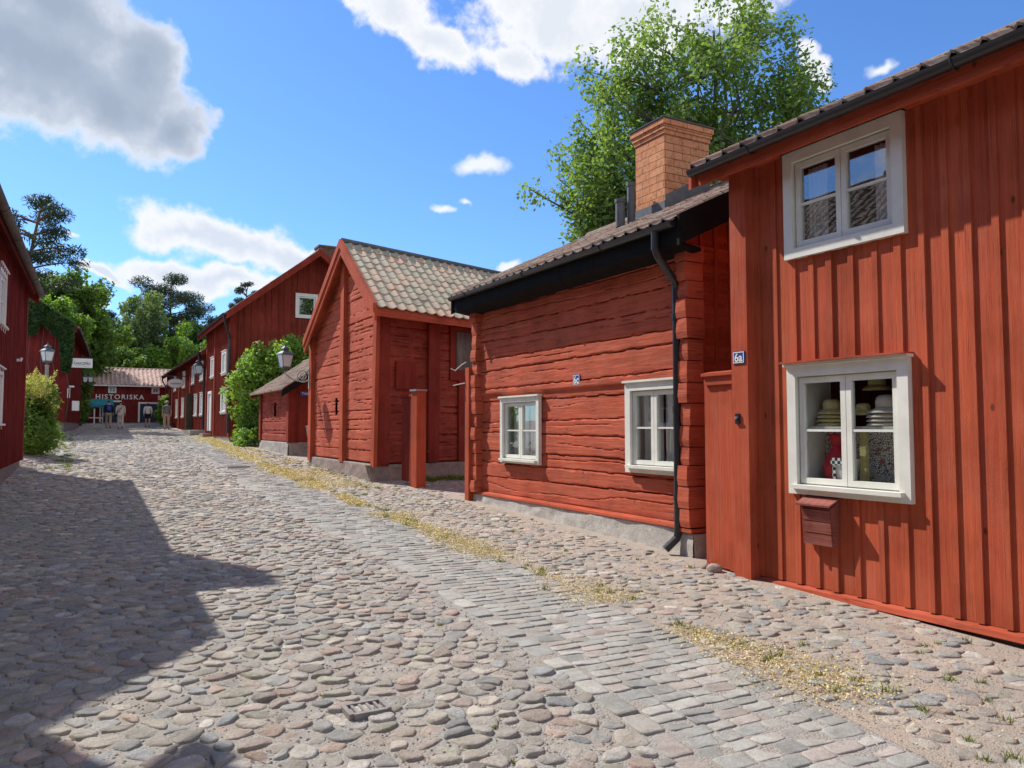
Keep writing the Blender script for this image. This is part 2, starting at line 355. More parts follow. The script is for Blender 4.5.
# ------------------------------------------------------------------ walls
def board_wall(name, mat, parent, P0, P1, zb, top, n, holes=(), spacing=.21, bw=.045, bt=.025, seed=1, vary=.12, trim=0):
    P0 = np.asarray(P0, float); P1 = np.asarray(P1, float); L = np.linalg.norm(P1-P0); u = (P1-P0)/L; n = np.asarray(n, float)
    rd = random.Random(seed); mb = MB()
    topf = top if callable(top) else (lambda s: top)
    edges = [0.]
    while edges[-1] < L-spacing*.6: edges.append(min(L, edges[-1]+spacing*rd.uniform(.85, 1.15)))
    edges[-1] = L
    def piece(s0, s1, z0, za, zc, d0, d1, col):
        a = P0+u*s0; b = P0+u*s1
        q = lambda p, z, d: (p[0]+n[0]*d, p[1]+n[1]*d, z)
        mb.hexa([q(a, z0, d1), q(b, z0, d1), q(b, z0, d0), q(a, z0, d0), q(a, za, d1), q(b, zc, d1), q(b, zc, d0), q(a, za, d0)], [col])
    def strip(s0, s1, d0, d1, col):
        cuts = sorted({s0, s1, *[min(max(h[i], s0), s1) for h in holes for i in (0, 1)]})
        for a, b in zip(cuts, cuts[1:]):
            if b-a < 1e-4: continue
            mid = (a+b)/2; hs = sorted([h for h in holes if h[0] < mid < h[1]], key=lambda h: h[2]); z = zb
            for h in hs:
                if h[2] > z+.01: piece(a, b, z, h[2], h[2], d0, d1, col)
                z = h[3]
            if min(topf(a), topf(b)) > z+.005 or max(topf(a), topf(b)) > z+.02: piece(a, b, z, max(topf(a), z+.001), max(topf(b), z+.001), d0, d1, col)
    cuts = set()
    for i, (a, b) in enumerate(zip(edges, edges[1:])):
        k = 1+rd.uniform(-vary, vary); strip(a+.002, b-.002, -.02, .018+rd.uniform(0, .005), (k, k*rd.uniform(.95, 1.05), k))
    if bw:
        for e in edges[1:-1]:
            k = 1+rd.uniform(-vary, vary); w = bw*rd.uniform(.85, 1.15); strip(e-w/2, e+w/2, .01, .02+bt+rd.uniform(0, .004), (k, k, k))
    return mb.build(name, mat, parent)

def log_wall(name, mat, parent, P0, P1, zb, top, n, logs=12, res=.024, holes=(), seed=1, rough=1., step=None):
    P0 = np.asarray(P0, float); P1 = np.asarray(P1, float); L = np.linalg.norm(P1-P0); u = (P1-P0)/L; n = np.asarray(n, float)
    ns = max(2, int(L/res)); topf = top if callable(top) else (lambda s: np.full_like(np.asarray(s, float), top))
    S = np.linspace(0, L, ns+1); T = topf(S); zmax = float(np.max(T)); nz = max(2, int((zmax-zb)/res))
    r = np.random.default_rng(seed); hh = (zmax-zb)/logs
    ss, kk = np.meshgrid(S, np.linspace(0, 1, nz+1), indexing='ij'); zz = zb+kk*(zmax-zb)
    B = np.zeros((logs+1, ns+1))
    for k in range(logs+1):
        o = 0 if k in (0, logs) else r.uniform(-.26, .26)*hh
        tilt = 0 if k in (0, logs) else r.uniform(-.10, .10)*hh
        B[k] = zb+k*hh+o+tilt*(S/L-.5)*2+(0 if k in (0, logs) else 1)*(.020*(fbm(S*.6+k*13.7+seed, S*0+seed*3.3, 3)-.5)+.022*(fbm(S*7+k*3.1, S*0+k, 2)-.5))*rough
    idx = np.zeros_like(zz, int); lo = np.zeros_like(zz); hi = np.zeros_like(zz)
    for k in range(logs):
        m = (zz >= B[k][:, None]) if k else np.ones_like(zz, bool)
        idx[m] = k
    sidx = np.broadcast_to(np.arange(ns+1)[:, None], zz.shape)
    lo = B[idx, sidx]; hi = B[idx+1, sidx]
    t = np.clip((zz-lo)/np.maximum(hi-lo, 1e-4), 0, 1); d = np.minimum(zz-lo, hi-zz)
    off = r.uniform(-.010, .010, logs)[idx]
    h = off*.8+.004*(1-(2*t-1)**8)
    gw = .004+.009*fbm(ss*2.3+idx*7.7, zz*0+idx, 2)**1.3
    h = h-.042*rough*np.exp(-(d/gw)**2)*(.5+fbm(ss*1.1+idx*3, idx*2.7, 2))
    # drying cracks along the log
    ck = fbm(ss*.7+idx*9.1, idx*4.4+zz*0, 2); cz = lo+(hi-lo)*(.3+.5*ck); cm = smooth((fbm(ss*.55+idx*31.7, idx*1.9+seed, 2)-.5)/.1)
    h = h-.020*rough*cm*np.exp(-((zz-cz)/.006)**2)
    h = h+.007*rough*(fbm(ss*3, zz*26+idx*3, 4)-.5)
    if step is not None: h = h+step(ss, zz)
    Zc = zz
    clip = Zc > T[:, None]; Zf = np.minimum(Zc, T[:, None])
    P = P0[None, None, :]*[1, 1, 0]+ss[..., None]*u+Zf[..., None]*ZU+h[..., None]*n
    ii = np.arange((ns+1)*(nz+1)).reshape(ns+1, nz+1); keep = np.ones((ns, nz), bool)
    keep &= ~(clip[:-1, :-1] & clip[1:, :-1])
    sm = (S[:-1]+S[1:])/2; zm = zb+(np.arange(nz)+.5)/nz*(zmax-zb)
    for hq in holes: keep &= ~((sm[:, None] > hq[0]) & (sm[:, None] < hq[1]) & (zm[None] > hq[2]) & (zm[None] < hq[3]))
    a = ii[:-1, :-1][keep]; b = ii[1:, :-1][keep]; c = ii[1:, 1:][keep]; e = ii[:-1, 1:][keep]
    flip = np.cross(u, ZU)@n < 0
    F = np.stack([a, e, c, b] if flip else [a, b, c, e], 1)
    mb = MB(); mb.add(P.reshape(-1, 3), F.tolist()); return mb.build(name, mat, parent)

def beam(parent, name, mat, P0, P1, zb, zt, n, d0, d1):
    P0 = V3(*P0[:2], 0); P1 = V3(*P1[:2], 0); n = np.asarray(n, float); mb = MB()
    mb.obox(P0+n*d0+ZU*zb, P1-P0, n*(d1-d0), ZU*(zt-zb)); return mb.build(name, mat, parent)

# ------------------------------------------------------------------ windows, doors
def window(parent, P, u, n, w, h, casing=.10, leaves=2, rows=2, mat='white', room='dark', deep=.35, glass='glass', sill=True, curtain=False, bar=.022, colbars=0, name='window', head=True, label=None):
    """P = lower outer corner of the casing on the wall plane; u along, n out."""
    P = np.asarray(P, float); u = np.asarray(u, float); n = np.asarray(n, float)
    def B(mb, s0, s1, z0, z1, d0, d1): mb.obox(P+u*s0+ZU*z0+n*d0, u*(s1-s0), n*(d1-d0), ZU*(z1-z0))
    fr = MB(); c = casing
    B(fr, 0, c, 0, h, 0, .055); B(fr, w-c, w, 0, h, 0, .055); B(fr, c, w-c, h-c, h, 0, .055); B(fr, c, w-c, 0, c*.9, 0, .055)
    if head: B(fr, -.02, w+.02, h, h+.025, 0, .085)
    # reveal inside the casing
    B(fr, c-.012, c+.012, c*.9, h-c, -.10, 0); B(fr, w-c-.012, w-c+.012, c*.9, h-c, -.10, 0); B(fr, c+.012, w-c-.012, h-c-.012, h-c+.012, -.10, 0); B(fr, c+.012, w-c-.012, c*.9-.012, c*.9+.012, -.10, 0)
    win = fr.build(name, M[mat], parent)
    if label: win['label'] = label
    a0, a1, b0, b1 = c+.012, w-c-.012, c*.9+.012, h-c-.012; lw = (a1-a0)/leaves; st = min(.05, lw*.16); gl = MB()
    for k in range(leaves):
        s0 = a0+k*lw+.003; s1 = a0+(k+1)*lw-.003; sm = MB()
        B(sm, s0, s0+st, b0, b1, -.03, .018); B(sm, s1-st, s1, b0, b1, -.03, .018); B(sm, s0+st, s1-st, b0, b0+st, -.03, .018); B(sm, s0+st, s1-st, b1-st, b1, -.03, .018)
        for q in range(1, rows):
            z = b0+st+(b1-b0-2*st)*q/rows; B(sm, s0+st, s1-st, z-bar/2, z+bar/2, -.024, .012)
        for q in range(1, colbars+1):
            z = s0+st+(s1-s0-2*st)*q/(colbars+1); B(sm, z-bar/2, z+bar/2, b0+st, b1-st, -.022, .010)
        sm.build('sash', M[mat], win)
        gl.obox(P+u*(s0+st*.8)+ZU*(b0+st*.8)+n*-.012, u*(s1-s0-1.6*st), n*.004, ZU*(b1-b0-1.6*st))
    gl.build('pane', M[glass], win)
    if sill:
        sb = MB(); B(sb, c*.55, w-c*.55, c*.9-.035, c*.9, .055, .105); sb.build('sill', M[mat], win)
    rm = MB()
    Q = P+u*(a0)+ZU*b0-n*.10; U = u*(a1-a0); W = ZU*(b1-b0); D = -n*deep
    rm.add([Q, Q+U, Q+U+W, Q+W, Q+D, Q+U+D, Q+U+W+D, Q+W+D], [(4, 5, 6, 7), (0, 1, 5, 4), (2, 3, 7, 6), (0, 4, 7, 3), (1, 2, 6, 5)])
    rm.build('interior', M[room], win)
    if curtain:
        for s0, s1 in curtain:
            cu = MB(); N = 24; vs = []; fs = []
            for i in range(N+1):
                s = a0+.01+(a1-a0-.02)*(s0+(s1-s0)*i/N); dd = -.16+.018*math.sin(i*1.35)+.006*math.sin(i*3.1)
                vs += [P+u*s+ZU*(b0+.02)+n*dd, P+u*s+ZU*(b1-.02)+n*dd]
            for i in range(N): fs.append((2*i, 2*i+2, 2*i+3, 2*i+1))
            cu.add(vs, fs); cu.build('curtain', M['curtain'], win, smooth=True)
    return win

# ------------------------------------------------------------------ roofs
def tiles(mb, E0, u, L, v, run, tan, tw=.22, th=.33, amp=.030, lift=.017, seed=3, ppt=8):
    E0 = np.asarray(E0, float); u = unit(u); v = unit(v); sd = unit(v+tan*ZU); nr = unit(np.cross(u, sd)); nr = nr if nr[2] > 0 else -nr; SL = run*math.sqrt(1+tan*tan)
    nc = max(1, round(L/tw)); nr_ = max(1, round(SL/th)); r = np.random.default_rng(seed)
    tw = L/nc; th = SL/nr_
    t = np.arange(nc*ppt+1)/ppt; f = t % 1
    prof = amp*(1.25*np.exp(-((f-.72)/.17)**2)+1.25*np.exp(-((f-1.72)/.17)**2)-.35*np.exp(-((f-.25)/.2)**2))
    uu = t*tw; ci = np.minimum((t-1e-6).astype(int).clip(0), nc-1)
    for k in range(nr_):
        colr = r.random(nc)**1.0; jit = r.uniform(-.006, .006, nc); sj = r.uniform(-.012, .012, nc)
        s0 = k*th+sj[ci]-.02; c0 = colr[ci]
        # rounded lower edge of each tile
        s0 = s0-.030*np.sin(np.pi*np.clip((f-.0), 0, 1))*1.0
        rows = [(s0, lift+jit[ci]-.022), (s0, lift+jit[ci]), (np.full_like(uu, (k+.5)*th), lift*.6+jit[ci]), (np.full_like(uu, (k+1)*th+.02), 0*uu)]
        vs = []
        for s, h in rows: vs.append(E0+np.outer(uu, u)+np.outer(s, sd)+np.outer(prof+h, nr))
        m = len(uu); fs = []
        for a in range(3):
            for i in range(m-1): fs.append((a*m+i, a*m+i+1, (a+1)*m+i+1, (a+1)*m+i))
        mb.add(np.concatenate(vs), fs, np.tile(np.c_[c0, c0, c0], (4, 1)))
def roof_side(parent, name, mat, E0, u, L, v, run, tan, under='red_trim', seed=3, tw=.22, th=.33, amp=.03, slab=.05, ridge=True, ppt=8):
    mb = MB(); tiles(mb, E0, u, L, v, run, tan, tw, th, amp, seed=seed, ppt=ppt)
    u = unit(u); v = unit(v); sd = unit(v+tan*ZU); nr = unit(np.cross(u, sd)); nr = nr if nr[2] > 0 else -nr; SL = run*math.sqrt(1+tan*tan); E0 = np.asarray(E0, float)
    if ridge:
        a = E0+sd*SL+ZU*.0; mb.tube([a+u*-.02, a+u*(L+.02)], .085, 10, col=[(.45, .45, .45)])
    o = mb.build(name, M[mat], parent)
    ub = MB(); ub.obox(E0-nr*(.012+slab)+sd*.05, u*L, sd*(SL-.06), nr*slab); ub.build('roof_boarding', M[under], parent)
    return o
def rake(parent, mat, E, v, run, tan, n, w=.16, t=.035, name='bargeboard', ext=.0, up=.03):
    E = np.asarray(E, float); sd = unit(np.asarray(v, float)+tan*ZU); SL = run*math.sqrt(1+tan*tan); n = np.asarray(n, float)
    q = 1/math.sqrt(1+tan*tan); mb = MB()
    mb.obox(E-sd*ext+ZU*(up-w/q), sd*(SL+ext), n*t, ZU*(w/q)); return mb.build(name, M[mat], parent)
def gutter(parent, A, B, r=.062, name='gutter', mat='black'):
    A = np.asarray(A, float); B = np.asarray(B, float); d = unit(B-A); a = unit(np.cross(d, ZU)); mb = MB(); vs = []; N = 9
    for P in (A, B):
        for rr in (r, r-.008):
            for k in range(N):
                q = math.pi*k/(N-1); vs.append(P+a*rr*math.cos(q)-ZU*rr*math.sin(q))
    fs = []
    for k in range(N-1):
        fs.append((k, k+1, 2*N+k+1, 2*N+k)); fs.append((N+k+1, N+k, 3*N+k, 3*N+k+1))
        fs.append((k, N+k, N+k+1, k+1)); fs.append((2*N+k, 2*N+k+1, 3*N+k+1, 3*N+k))
    fs += [(0, 2*N, 3*N, N), (N-1, 2*N-1, 4*N-1, 3*N-1)]
    mb.add(vs, fs)
    for P, s in ((A, 1), (B, -1)):      # end caps
        cap = [P+d*s*.004+a*(r-.004)*math.cos(math.pi*k/(N-1))-ZU*(r-.004)*math.sin(math.pi*k/(N-1)) for k in range(N)]; mb.add(cap, [tuple(range(N))])
    L = np.linalg.norm(B-A); k = 1.3
    while k < L:
        P = A+d*k; mb.tube([P+a*(r+.006)*math.cos(math.pi*j/8)-ZU*(r+.006)*math.sin(math.pi*j/8) for j in range(9)], .007, 4); k += 1.9
    return mb.build(name, M[mat], parent)
def downpipe(parent, pts, r=.045, name='downpipe', mat='black'):
    mb = MB(); pts = [np.asarray(p, float) for p in pts]; mb.tube(pts, r, 12)
    for a, b in zip(pts, pts[1:]):
        if np.linalg.norm(b-a) > .8 and abs(unit(b-a)[2]) > .8:
            for q in (.12, .5, .86):
                c = a+(b-a)*q; mb.tube([c-ZU*.03, c+ZU*.03], r+.008, 12)
    return mb.build(name, M[mat], parent, smooth=False)
def prism_y(mb, poly, y0, y1):          # polygon in (x,z), extruded along y
    n = len(poly); vs = [(x, y0, z) for x, z in poly]+[(x, y1, z) for x, z in poly]
    mb.add(vs, [tuple(range(n)), tuple(range(2*n-1, n-1, -1))]+[(i, i+n, (i+1) % n+n, (i+1) % n) for i in range(n)])
EX, EY = V3(1, 0, 0), V3(0, 1, 0)

# ================================================================== GROUND
def ground():
    xs = np.concatenate([np.linspace(-120, -10, 12), np.arange(-8, 14.01, .4), np.linspace(20, 160, 15)])
    ys = np.concatenate([np.linspace(-60, -6, 10), np.arange(-4, 70, .5), np.linspace(75, 400, 20)])
    X, Y = np.meshgrid(xs, ys, indexing='ij'); Z = gz(X, Y)+.0125
    mb = MB(); nx, ny = X.shape; ii = np.arange(nx*ny).reshape(nx, ny)
    F = np.stack([ii[:-1, :-1], ii[1:, :-1], ii[1:, 1:], ii[:-1, 1:]], -1).reshape(-1, 4)
    mb.add(np.stack([X, Y, Z], -1), F.tolist()); o = mb.build('ground', M['ground'], smooth=True); o['kind'] = 'structure'
    # sandy verge strip along the right-hand house fronts
    xs = np.linspace(0, 1, 8); ys = np.arange(-2, 62, .5); vs = []
    for y in ys:
        x0 = 3.80+float(bend(y)); x1 = 9.0
        for t in xs:
            x = x0+(x1-x0)*t; vs.append((x, y, G(x, y)+.014))
    n = len(xs); F = [(i*n+j, i*n+j+1, (i+1)*n+j+1, (i+1)*n+j) for i in range(len(ys)-1) for j in range(n-1)]
    mb = MB(); mb.add(vs, F); o = mb.build('verge', M['dirt'], smooth=True); o['kind'] = 'structure'
ground()

PAL = np.array([(.36, .335, .295), (.42, .38, .325), (.46, .415, .35), (.39, .33, .285), (.42, .325, .27), (.335, .33, .31), (.29, .295, .29), (.50, .47, .42), (.36, .345, .28), (.32, .285, .255)])
PALW = np.array([.2, .16, .13, .12, .08, .1, .07, .05, .05, .04])
def clip_poly(poly, mx, my, nx, ny):
    out = []; m = len(poly)
    for i in range(m):
        ax, ay = poly[i]; bx, by = poly[(i+1) % m]
        da = (ax-mx)*nx+(ay-my)*ny; db = (bx-mx)*nx+(by-my)*ny
        if da <= 0: out.append((ax, ay))
        if (da < 0 < db) or (db < 0 < da):
            t = da/(da-db); out.append((ax+(bx-ax)*t, ay+(by-ay)*t))
    return out
def cobbles(name, xf0, xf1, y0, y1, cx, cy, gap, hgt, seed, chaik=2, rings=3, keep=None, flat=.0, dens=None):
    r = random.Random(seed); rows = []; y = y0; j = 0
    pts = {}
    nyr = int((y1-y0)/cy)
    xmin = min(xf0(y0+k*cy) for k in range(nyr+1)); xmax = max(xf1(y0+k*cy) for k in range(nyr+1)); nxr = int((xmax-xmin)/cx)+2
    for j in range(-2, nyr+3):
        for i in range(-2, nxr+2):
            pts[(i, j)] = (xmin+(i+.5*(j % 2)+r.uniform(-.36, .36))*cx, y0+(j+r.uniform(-.36, .36))*cy, r.uniform(-.12, .12)*cx*cx*1.2)
    verts = []; cols = []; faces = []; nv = 0
    for (i, j), (px, py, w) in pts.items():
        yy = min(max(py, y0), y1)
        if not (y0 <= py <= y1 and xf0(yy) <= px <= xf1(yy)): continue
        if keep and not keep(px, py): continue
        if dens and r.random() > dens(px, py): continue
        R0 = 1.6*max(cx, cy); poly = [(px-R0, py-R0), (px+R0, py-R0), (px+R0, py+R0), (px-R0, py+R0)]
        nb = [pts[(i+a, j+b)] for a in (-2, -1, 0, 1, 2) for b in (-2, -1, 0, 1, 2) if (a or b) and (i+a, j+b) in pts]
        nb.sort(key=lambda q: (q[0]-px)**2+(q[1]-py)**2)
        for qx, qy, qw in nb[:14]:
            dx, dy = qx-px, qy-py; dd = dx*dx+dy*dy; t = .5+(w-qw)/(2*dd); t = min(max(t, .3), .7)
            poly = clip_poly(poly, px+dx*t, py+dy*t, dx, dy)
            if len(poly) < 3: break
        if len(poly) < 3: continue
        cxx = sum(p[0] for p in poly)/len(poly); cyy = sum(p[1] for p in poly)/len(poly)
        k = 1-gap*r.choice((.35, .6, .9, 1.3, 1.9))*r.uniform(.8, 1.2); A = [(cxx+(p[0]-cxx)*k, cyy+(p[1]-cyy)*k) for p in poly]
        A = [(p[0]+r.uniform(-.06, .06)*cx, p[1]+r.uniform(-.06, .06)*cy) for p in A]
        for _ in range(chaik):
            A = [q for a, b in zip(A, A[1:]+A[:1]) for q in ((a[0]*.75+b[0]*.25, a[1]*.75+b[1]*.25), (a[0]*.25+b[0]*.75, a[1]*.25+b[1]*.75))]
        A = np.array(A); c = np.array([cxx, cyy]); m = len(A)
        h = hgt*r.choice((.62, .8, .95, 1.05, 1.25))*r.uniform(.9, 1.1); g0 = G(cxx, cyy); tx, ty = r.uniform(-.09, .09), r.uniform(-.09, .09)
        prof = [(1., -.012), (.965, .72), (.86, .94), (.6, 1.0)] if rings == 3 else [(1., -.012), (.88, .75)]
        base = nv; ctr = c+np.array([r.uniform(-.1, .1), r.uniform(-.1, .1)])*cx*.5
        for q, z in prof:
            P = ctr+(A-ctr)*q; d = P-c
            zz = g0+(z*h if z > 0 else z)+(d[:, 0]*tx+d[:, 1]*ty+.016*(fbm(P[:, 0]*17, P[:, 1]*17, 2)-.5))*(z > 0)
            verts.append(np.c_[P, zz]); nv += m
        verts.append(np.array([[ctr[0], ctr[1], g0+h]])); nv += 1
        R_ = len(prof)
        for a in range(R_-1):
            for q in range(m): faces.append((base+a*m+q, base+a*m+(q+1) % m, base+(a+1)*m+(q+1) % m, base+(a+1)*m+q))
        top = base+R_*m
        for q in range(m): faces.append((base+(R_-1)*m+q, base+(R_-1)*m+(q+1) % m, top))
        col = PAL[r.choices(range(len(PAL)), PALW)[0]]*r.uniform(1.0, 1.45); cols.append(np.tile(col, (R_*m+1, 1)))
    mb = MB(); mb.add(np.concatenate(verts), faces, np.concatenate(cols)); return mb.build(name, M['cobble'], smooth=True)
SL0 = lambda y: 2.60+float(bend(y)); SR0 = lambda y: 3.79+float(bend(y))
o = cobbles('cobbled_street', lambda y: -2.6, lambda y: SL0(y)-.0, 1.0, 15, .150, .112, .12, .0235, 1); o['kind'] = 'structure'
o = cobbles('cobbled_street', lambda y: -1.9, lambda y: SL0(y)-.0, 15, 34, .17, .14, .12, .026, 2, chaik=1); o['kind'] = 'structure'
o = cobbles('cobbled_street', lambda y: -1.6, lambda y: SL0(y)-.06, 34, 62, .26, .26, .12, .045, 3, chaik=1, rings=2); o['kind'] = 'structure'
def vkeep(x, y):
    if y < 12.4 and x > 5.62: return False
    if y > 15.2 and x > 5.25: return False
    return True
vd = lambda x, y: .98-.45*float(smooth((x-4.75)/.9))*float(np.interp(y, [0, 8, 13], [1, .75, .6]))*(.35+1.1*float(fbm(x*1.3+4, y*1.3, 2)))
o = cobbles('cobbled_verge', lambda y: SR0(y)+.08, lambda y: 5.65 if y < 12.5 else (9. if y < 15.2 else 5.3), .3, 16, .155, .115, .10, .021, 4, keep=vkeep, dens=vd); o['kind'] = 'structure'
o = cobbles('cobbled_verge', lambda y: SR0(y)+.05, lambda y: 5.25, 16, 40, .18, .15, .12, .028, 5, chaik=1, rings=3, dens=lambda x, y: .85); o['kind'] = 'structure'

def setts():
    r = random.Random(11); mb = MB()
    def sett(x0, x1, ya, yb, sk, h, col):
        # four corners with a worn, rounded top
        w = x1-x0; d = yb-ya; g = .005
        C = [(x0+g, ya+g), (x1-g, ya+g), (x1-g, yb-g), (x0+g, yb-g)]
        cx, cy = (x0+x1)/2, (ya+yb)/2
        A = []
        for (ax, ay), (bx, by) in zip(C, C[1:]+C[:1]):
            for t in (.1, .5, .9): A.append((ax+(bx-ax)*t+r.uniform(-.005, .005), ay+(by-ay)*t+r.uniform(-.005, .005)))
        A = np.array(A); A[:, 1] += sk*(A[:, 0]-cx); c = np.array([cx, cy]); m = len(A); b = 0; vs = []
        g0 = G(cx+bend(cy), cy); tx = r.uniform(-.05, .05); ty = r.uniform(-.07, .07)
        for q, z in ((1., -.02), (.99, h*.74), (.955, h*.96), (.8, h)):
            P = c+(A-c)*q; vs.append(np.c_[P[:, 0]+bend(P[:, 1]), P[:, 1], g0+z+((P[:, 0]-cx)*tx+(P[:, 1]-cy)*ty+.010*(fbm(P[:, 0]*19, P[:, 1]*19, 2)-.5))*(z > 0)])
        vs.append(np.array([[cx+float(bend(cy)), cy, g0+h*1.02]])); F = []
        for a in range(3):
            for k in range(m): F.append((a*m+k, a*m+(k+1) % m, (a+1)*m+(k+1) % m, (a+1)*m+k))
        for k in range(m): F.append((3*m+k, 3*m+(k+1) % m, 4*m))
        mb.add(np.concatenate(vs), F, [col])
    SP = [(.35, .345, .315), (.38, .37, .335), (.325, .325, .30), (.41, .395, .355), (.39, .345, .31), (.31, .31, .29)]
    pick = lambda: np.array(r.choice(SP))*r.uniform(.85, 1.2)
    y = .8
    while y < 62:
        k = 1 if y < 30 else 1.5
        dy = r.uniform(.095, .135)*k; x = 2.80+r.uniform(-.02, .02); sk = r.uniform(-.09, .03)
        while x < 3.74:
            w = min(r.uniform(.13, .23), 3.78-x)
            if 3.78-(x+w) < .08: w = 3.78-x
            sett(x, x+w, y, y+dy, sk, .0165+r.uniform(-.003, .004), pick()); x += w
        y += dy
    for x0, x1 in ((2.63, 2.79),):
        y = .8
        while y < 62:
            dy = r.uniform(.20, .34); sett(x0+r.uniform(-.01, .01), x1, y, y+dy, 0, .0175+r.uniform(-.003, .004), pick()); y += dy
    o = mb.build('sett_paving', M['sett'], smooth=True); o['kind'] = 'structure'
setts()

# ---- scattered dry blossom, grass tufts (uncountable)
def leaf_quads(mb, P, size, nrm=None, spread=1., col=None, asp=.6, r=None):
    r = r or rng; N = len(P); P = np.asarray(P, float)
    d = r.normal(size=(N, 3))
    if nrm is not None: d = d*spread+nrm
    d /= np.linalg.norm(d, axis=1, keepdims=True)
    a = np.cross(d, r.normal(size=(N, 3))); a /= np.linalg.norm(a, axis=1, keepdims=True); b = np.cross(d, a)
    s = (np.asarray(size)*r.uniform(.6, 1.3, N))[:, None]
    v = np.stack([P-a*s, P-b*s*asp-d*s*.12, P+a*s, P+b*s*asp-d*s*.12], 1).reshape(-1, 3)
    f = np.arange(4*N).reshape(-1, 4)
    c = r.random(N) if col is None else np.asarray(col)
    mb.add(v, f.tolist(), np.repeat(np.c_[c, c, c], 4, 0))
def blossom():
    r = np.random.default_rng(5); N = 62000
    y = 1.5+r.random(N)**1.5*38; x = 3.90+sbend(y)+r.normal(0, 1, N)*(.07+.26*fbm(y*.9+8, y*0+2, 2)**2)+.14*(fbm(y*1.2, y*0+3, 2)-.5)
    dn = fbm(y*.75+3.3, y*0+1.5, 3); k = r.random(N) < smooth((dn-.30)/.2)
    x, y = x[k], y[k]
    # patches in front of the gabled storehouse and a thin dusting elsewhere
    n2 = 7000; y2 = 14.2+r.random(n2)*9; x2 = 4.45+bend(y2)*.6+r.normal(0, .30, n2); k2 = (fbm(x2*2, y2*.8, 2) > .48) & (x2 < 5.3); x2, y2 = x2[k2], y2[k2]
    n3 = 2600; y3 = 1.5+r.random(n3)*11; x3 = 4.0+r.random(n3)**1.6*1.6; k3 = fbm(x3*2.1+9, y3*2.1, 2) > .56; x3, y3 = x3[k3], y3[k3]
    n4 = 5000; y4 = 24+r.random(n4)*18; x4 = 5.0+bend(y4)*.2+r.normal(0, .35, n4); k4 = (fbm(x4*1.3, y4*.6, 2) > .5) & (x4 < 5.25); x4, y4 = x4[k4], y4[k4]
    x = np.concatenate([x, x2, x3, x4]); y = np.concatenate([y, y2, y3, y4])
    z = gz(x, y)+.018+r.random(len(x))*.022; mb = MB()
    leaf_quads(mb, np.c_[x, y, z], .0085+.0008*np.clip(y-6, 0, 20), V3(0, 0, 1), .5, asp=.75, r=r)
    tag(mb.build('fallen_blossom', M['petal']), 'drift of dry yellow blossom along the edge of the paved strip', 'fallen blossom', kind='stuff')
blossom()
def grass():
    r = np.random.default_rng(9); mb = MB(); spots = []
    for _ in range(90):
        y = 1.6+r.random()**1.3*20; spots.append((3.92+float(sbend(y))+r.normal(0, .12), y, r.uniform(.5, 1)))
    for _ in range(50): spots.append((4.1+r.random()*1.5, 2+r.random()*12, r.uniform(.35, .75)))
    for _ in range(90): spots.append((-1.9+r.random()*4.3, 3+r.random()**1.5*22, r.uniform(.2, .5)))
    for _ in range(110):
        y = 20+r.random()*24; spots.append((-.45+r.normal(0, .16)-.25*(y > 26), y, r.uniform(.7, 1.6)))
    for _ in range(150): spots.append((-1.2-r.random()*3, 24+r.random()*22, r.uniform(.8, 1.8)))
    for _ in range(60): spots.append((6.1+r.random()*1.6, 15.0+r.random()*.7+.3*0, r.uniform(.8, 1.8)))
    for _ in range(40): spots.append((4.6+r.random()*.8, 14+r.random()*8, r.uniform(.5, 1.1)))
    for x, y, s in spots:
        n = int(16+18*s); a = r.random(n)*6.28; rad = r.random(n)*.07*s
        bx = x+np.cos(a)*rad; by = y+np.sin(a)*rad; h = (.025+.05*r.random(n))*s; lean = r.normal(0, .5, (n, 2))*h[:, None]
        z = gz(bx, by)+.01; w = .004+.0002*y
        t = r.random(n)*6.28; dx = np.cos(t)*w; dy = np.sin(t)*w
        v = np.stack([np.c_[bx-dx, by-dy, z], np.c_[bx+dx, by+dy, z], np.c_[bx+lean[:, 0], by+lean[:, 1], z+h]], 1).reshape(-1, 3)
        c = r.random(n); mb.add(v, np.arange(3*n).reshape(-1, 3).tolist(), np.repeat(np.c_[c, c, c], 3, 0))
    tag(mb.build('grass_tufts', M['grassy']), 'tufts of grass growing between the stones and along the walls', 'grass', kind='stuff')
grass()
def gravel():
    r = np.random.default_rng(19); N = 42000; y = 1.9+r.random(N)**1.7*12; x = -1.6+r.random(N)*7.2
    bb = bend(y); k = (x < 2.62+bb) | (x > 3.79+bb); x, y = x[k], y[k]; n = len(x); s = r.uniform(.003, .0085, n)*(1+.04*y); z = gz(x, y)+.012+s*.2
    o8 = np.array([(1, 0, 0), (0, 1, 0), (-1, 0, 0), (0, -1, 0), (0, 0, .7), (0, 0, -.7)], float); a = r.random(n)*6.28
    v = o8[None]*s[:, None, None]*r.uniform(.7, 1.3, (n, 6, 1)); vx = v[..., 0]*np.cos(a)[:, None]-v[..., 1]*np.sin(a)[:, None]; vy = v[..., 0]*np.sin(a)[:, None]+v[..., 1]*np.cos(a)[:, None]
    P = np.stack([vx+x[:, None], vy+y[:, None], v[..., 2]+z[:, None]], -1).reshape(-1, 3)
    f = np.array([(0, 1, 4), (1, 2, 4), (2, 3, 4), (3, 0, 4), (1, 0, 5), (2, 1, 5), (3, 2, 5), (0, 3, 5)]); F = (np.arange(n)[:, None, None]*6+f[None]).reshape(-1, 3)
    c = PAL[r.integers(0, len(PAL), n)]*r.uniform(.75, 1.25, (n, 1)); mb = MB(); mb.add(P, F.tolist(), np.repeat(c, 6, 0)); tag(mb.build('gravel', M['cobble']), 'fine gravel lying in the joints between the cobbles', 'gravel', kind='stuff')
gravel()
